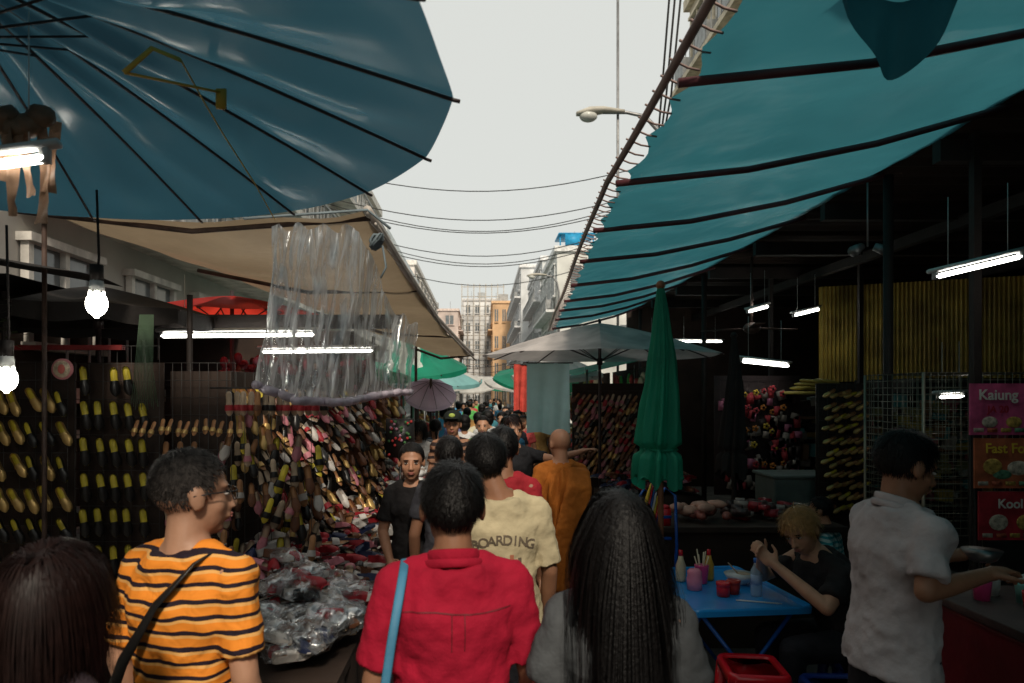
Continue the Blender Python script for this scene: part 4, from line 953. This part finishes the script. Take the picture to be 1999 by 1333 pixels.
mb.obj('hair_accessory_rack',[M('acc_yellow',(.45,.30,.03)),M('acc_red',(.35,.03,.04)),M('acc_orange',(.40,.14,.02)),eyed,M('acc_dark',(.03,.018,.018)),M('acc_card',(.26,.22,.19)),M('acc_pink',(.4,.12,.2))])
mb=MB()
for k in range(480):
    x=ru(3.0,5.6); mb.box((x,ru(7.3,8.0),ru(.8,1.9)),(ru(.05,.18),.08,ru(.04,.16)),random.choice([0,0,1,2,3,4,5,6]),Matrix.Rotation(ru(-.2,.2),3,'Y'))
for z in(1.0,1.35,1.7): mb.box((4.3,7.7,z),(2.6,.6,.03),2)
mb.box((4.3,8.15,1.0),(2.6,.1,2.0),0); mb.obj('stacked_shop_goods',[darkwall,M('goods_olive',(.2,.17,.07)),M('goods_brown',(.2,.10,.05)),M('goods_rose',(.35,.09,.11)),M('goods_grey',(.3,.28,.25)),M('goods_yellow',(.4,.28,.06)),M('goods_teal',(.06,.2,.2))],smooth=False)
mb=MB(); 
for k in range(6): mb.ell((3.3+.05*k,7.0,2.02+.03*(k%3)),(.14,.1,.025),12,7,rot=Matrix.Rotation(ru(-.2,.2),3,'Y'))
mb.box((3.4,7.05,1.97),(.6,.3,.03)); mb.obj('yellow_packets',M('packet_yellow',(.36,.28,.06),.5))
mb=MB()
for o,ux,uz,a,b in [((2.98,4.6,1.0),(.9,0,0),(0,0,1.1),18,22),((2.98,4.6,1.0),(0,.7,0),(0,0,1.1),12,22),((2.98,4.6,2.1),(.9,0,0),(0,.7,0),18,12),((2.98,5.3,1.0),(.9,0,0),(0,0,1.1),18,22)]: gridwire(mb,o,ux,uz,a,b,0,.0022)
for x in(2.98,3.88):
    for y in(4.6,5.3): mb.tube([V((x,y,0)),V((x,y,2.1))],.012,6)
mb.obj('wire_cage',M('cage_wire',(.28,.26,.20),.4,metal=.5))
def poster(name,x0,x1,z0,z1,y,c,txts,deco):
    e=empty(name,((x0+x1)/2,y,(z0+z1)/2)); mb=MB(); mb.box((0,0,0),(x1-x0,.012,z1-z0)); mb.obj('board',M(name+'_c',c,.5,.5,9,.02),e,smooth=False)
    for t,s,xx,zz,m in txts: text(t,s,m,e,(xx,-.012,zz),(rad(90),0,0),None,depth=.001,bold=True)
    mb=MB()
    for (cx,cz,rx,rz,mi) in deco: mb.ell((cx,-.008,cz),(rx,.006,rz),18,8,mi)
    for k in range(6): mb.box((-.22+.085*k,-.009,-(z1-z0)/2+.03),(.06,.006,.025),k%4)
    mb.obj('pictures',[M(name+'_d0',(.6,.5,.4),vs=40,var=.6),M(name+'_d1',(.45,.1,.05),vs=40,var=.6),M(name+'_d2',(.55,.35,.08),vs=40,var=.6),M(name+'_d3',(.1,.25,.15),vs=40,var=.6)],e)
    mb=MB()
    for sx in(-1,1): mb.tube([V((sx*(x1-x0)*.46,.02,-(z0+z1)/2)),V((sx*(x1-x0)*.46,.02,(z1-z0)/2))],.008,6)
    mb.obj('stand',dark,e)
wtxt=M('white_ink',(.75,.7,.65)); ytxt=M('yellow_ink',(.75,.5,.05)); rtxt=M('red_ink',(.4,.02,.04))
poster('pink_menu_board',3.04,3.58,1.70,2.02,4.25,(.58,.09,.22),[('Kaiung',.09,-.1,.06,wtxt),('JA 20',.06,-.1,-.02,rtxt)],[(-.15,-.08,.05,.035,0),(.0,-.08,.05,.035,2),(.14,-.08,.05,.035,1)])
poster('fast_food_menu_board',3.06,3.60,1.37,1.68,4.24,(.50,.13,.06),[('Fast Food',.085,-.04,.065,ytxt)],[(-.16,-.02,.06,.05,2),(-.0,-.03,.07,.045,0),(.15,-.03,.07,.05,1),(-.1,-.07,.06,.03,3)])
poster('red_snack_board',3.08,3.62,1.05,1.35,4.23,(.42,.025,.04),[('Kool',.08,-.08,.05,wtxt)],[(-.15,-.04,.06,.05,0),(.02,-.04,.06,.05,2),(.17,-.03,.05,.05,1)])
mb=MB(); mb.box((2.45,2.9,.5),(.75,.6,1.0)); rc=mb.obj('red_food_cart',M('dark_red_paint',(.16,.01,.015),.5,.2),bevel=.01,smooth=False)
mb=MB(); mb.box((2.45,2.9,1.03),(.8,.65,.04)); mb.obj('cart_counter',M('worn_counter',(.08,.05,.045),.5,.4),rc,bevel=.005)
for k,(x,y,m) in enumerate([(2.2,3.0,pinkpl),(2.3,3.08,white),(2.35,2.95,M('mint',(.2,.5,.45))),(2.45,3.05,white),(2.28,2.82,redpl)]): lathe('cup',x,y,1.05,[(0,.03),(.08,.038),(.085,.038),(.08,.034)],m)
def hang_cloth(name,x0,x1,y,z0,z1,mat,dy=.0):
    mb=MB(); mb.grid(lambda u,v:V((x0+(x1-x0)*u+.02*v*math.sin(u*9),y+dy*u+.03*math.sin(u*16+v*1.5)*(.3+v),z1+(z0-z1)*v+.02*math.sin(u*7)*v)),40,20); mb.tube([V((x0-.05,y,z1)),V((x1+.05,y+dy,z1))],.01,6,1); mb.obj(name,[mat,dark])
hang_cloth('hanging_aqua_cloth',.60,1.16,9.0,1.44,2.37,M('pale_aqua_cotton',(.52,.79,.80),.85,.12,4,.2,12,trans=.6))
for k,m in enumerate([cloth('c_red',(.6,.08,.06)),cloth('c_white',(.75,.75,.75)),cloth('c_brick',(.5,.18,.10)),cloth('c_pink',(.7,.5,.5)),cloth('c_blue',(.1,.3,.5))]):
    hang_cloth('hanging_garment',.50+.06*k,.78+.06*k,10.5+.9*k,1.7,2.42,m,dy=.3)
hang_cloth('hanging_striped_awning',-1.35,-.9,10.0,2.1,2.75,stripes('green_white_stripe',(.6,.65,.6),(.02,.3,.2),.2,.5,axis=0),dy=.5)
for i in range(16):
    for sx in(-1,1):
        y=10.5+i*2.2; x=sx*ru(1.75,2.1)+(.3 if sx>0 else 0)
        e=empty('market_stall',(x,y,0)); mb=MB(); mb.box((0,0,.45),(.9,1.7,.9),3); mb.box((sx*.5,0,1.2),(.05,1.9,2.4),3)
        for k in range(50): mb.ell((ru(-.45,.45),ru(-.85,.85),ru(.9,1.15)),(ru(.04,.1),ru(.04,.1),ru(.03,.08)),7,5,random.choice([0,1,2,4]))
        for k in range(50): mb.ell((sx*.42+ru(-.05,.05),ru(-.9,.9),ru(1.2,2.3)),(.04,ru(.04,.12),ru(.05,.14)),7,5,random.choice([0,1,2,4]))
        mb.obj('goods',[cmats[4],cmats[7],cmats[5],darkwall,cmats[i%12]],e)
        mb=MB(); mb.grid(lambda u,v:V((-sx*(.75-1.5*u),-1.1+2.2*v,2.30+.35*u-.05*math.sin(math.pi*v)+.1*(v-.5))),8,8)
        mb.obj('canopy',random.choice([tarp_teal,tarp_white,tarp_green,tarp_aqua,tarp_white]),e)
        mb=MB()
        for yy in(-1,1): mb.tube([V((-sx*.7,yy,0)),V((-sx*.7,yy,2.3))],.018,6)
        mb.obj('posts',steel,e)
# ------------------------------------------------------------------ light, world, camera
w=bpy.data.worlds.new('World'); scn.world=w; w.use_nodes=True; nt=w.node_tree; bg=nt.nodes['Background']
sky=nt.nodes.new('ShaderNodeTexSky'); sky.sky_type='NISHITA'; sky.sun_disc=False; sky.sun_elevation=rad(42); sky.sun_rotation=rad(172); sky.dust_density=5; sky.air_density=1
mx=nt.nodes.new('ShaderNodeMix'); mx.data_type='RGBA'; mx.inputs[0].default_value=.93; mx.inputs[7].default_value=(7.6,7.75,7.3,1)
nt.links.new(sky.outputs[0],mx.inputs[6]); nt.links.new(mx.outputs[2],bg.inputs[0]); bg.inputs[1].default_value=.1
sl=bpy.data.lights.new('sun','SUN'); sl.energy=3.0; sl.angle=rad(8); sl.color=(1,.88,.72); so=bpy.data.objects.new('sun',sl); scn.collection.objects.link(so)
az=rad(172); el=rad(42); dv=V((math.sin(az)*math.cos(el),math.cos(az)*math.cos(el),math.sin(el))); so.rotation_euler=dv.to_track_quat('Z','Y').to_euler()
cam=bpy.data.cameras.new('camera'); co=bpy.data.objects.new('camera',cam); scn.collection.objects.link(co); scn.camera=co
cam.sensor_width=36; cam.lens=24; cam.clip_end=2000; cam.clip_start=.05
cam.dof.use_dof=True; cam.dof.focus_distance=4.8; cam.dof.aperture_fstop=3.5
co.location=(0,0,1.95); co.rotation_euler=(rad(90),0,0); cam.shift_x=.030; cam.shift_y=.052
scn.view_settings.view_transform='Standard'; scn.view_settings.look='None'; scn.view_settings.exposure=0
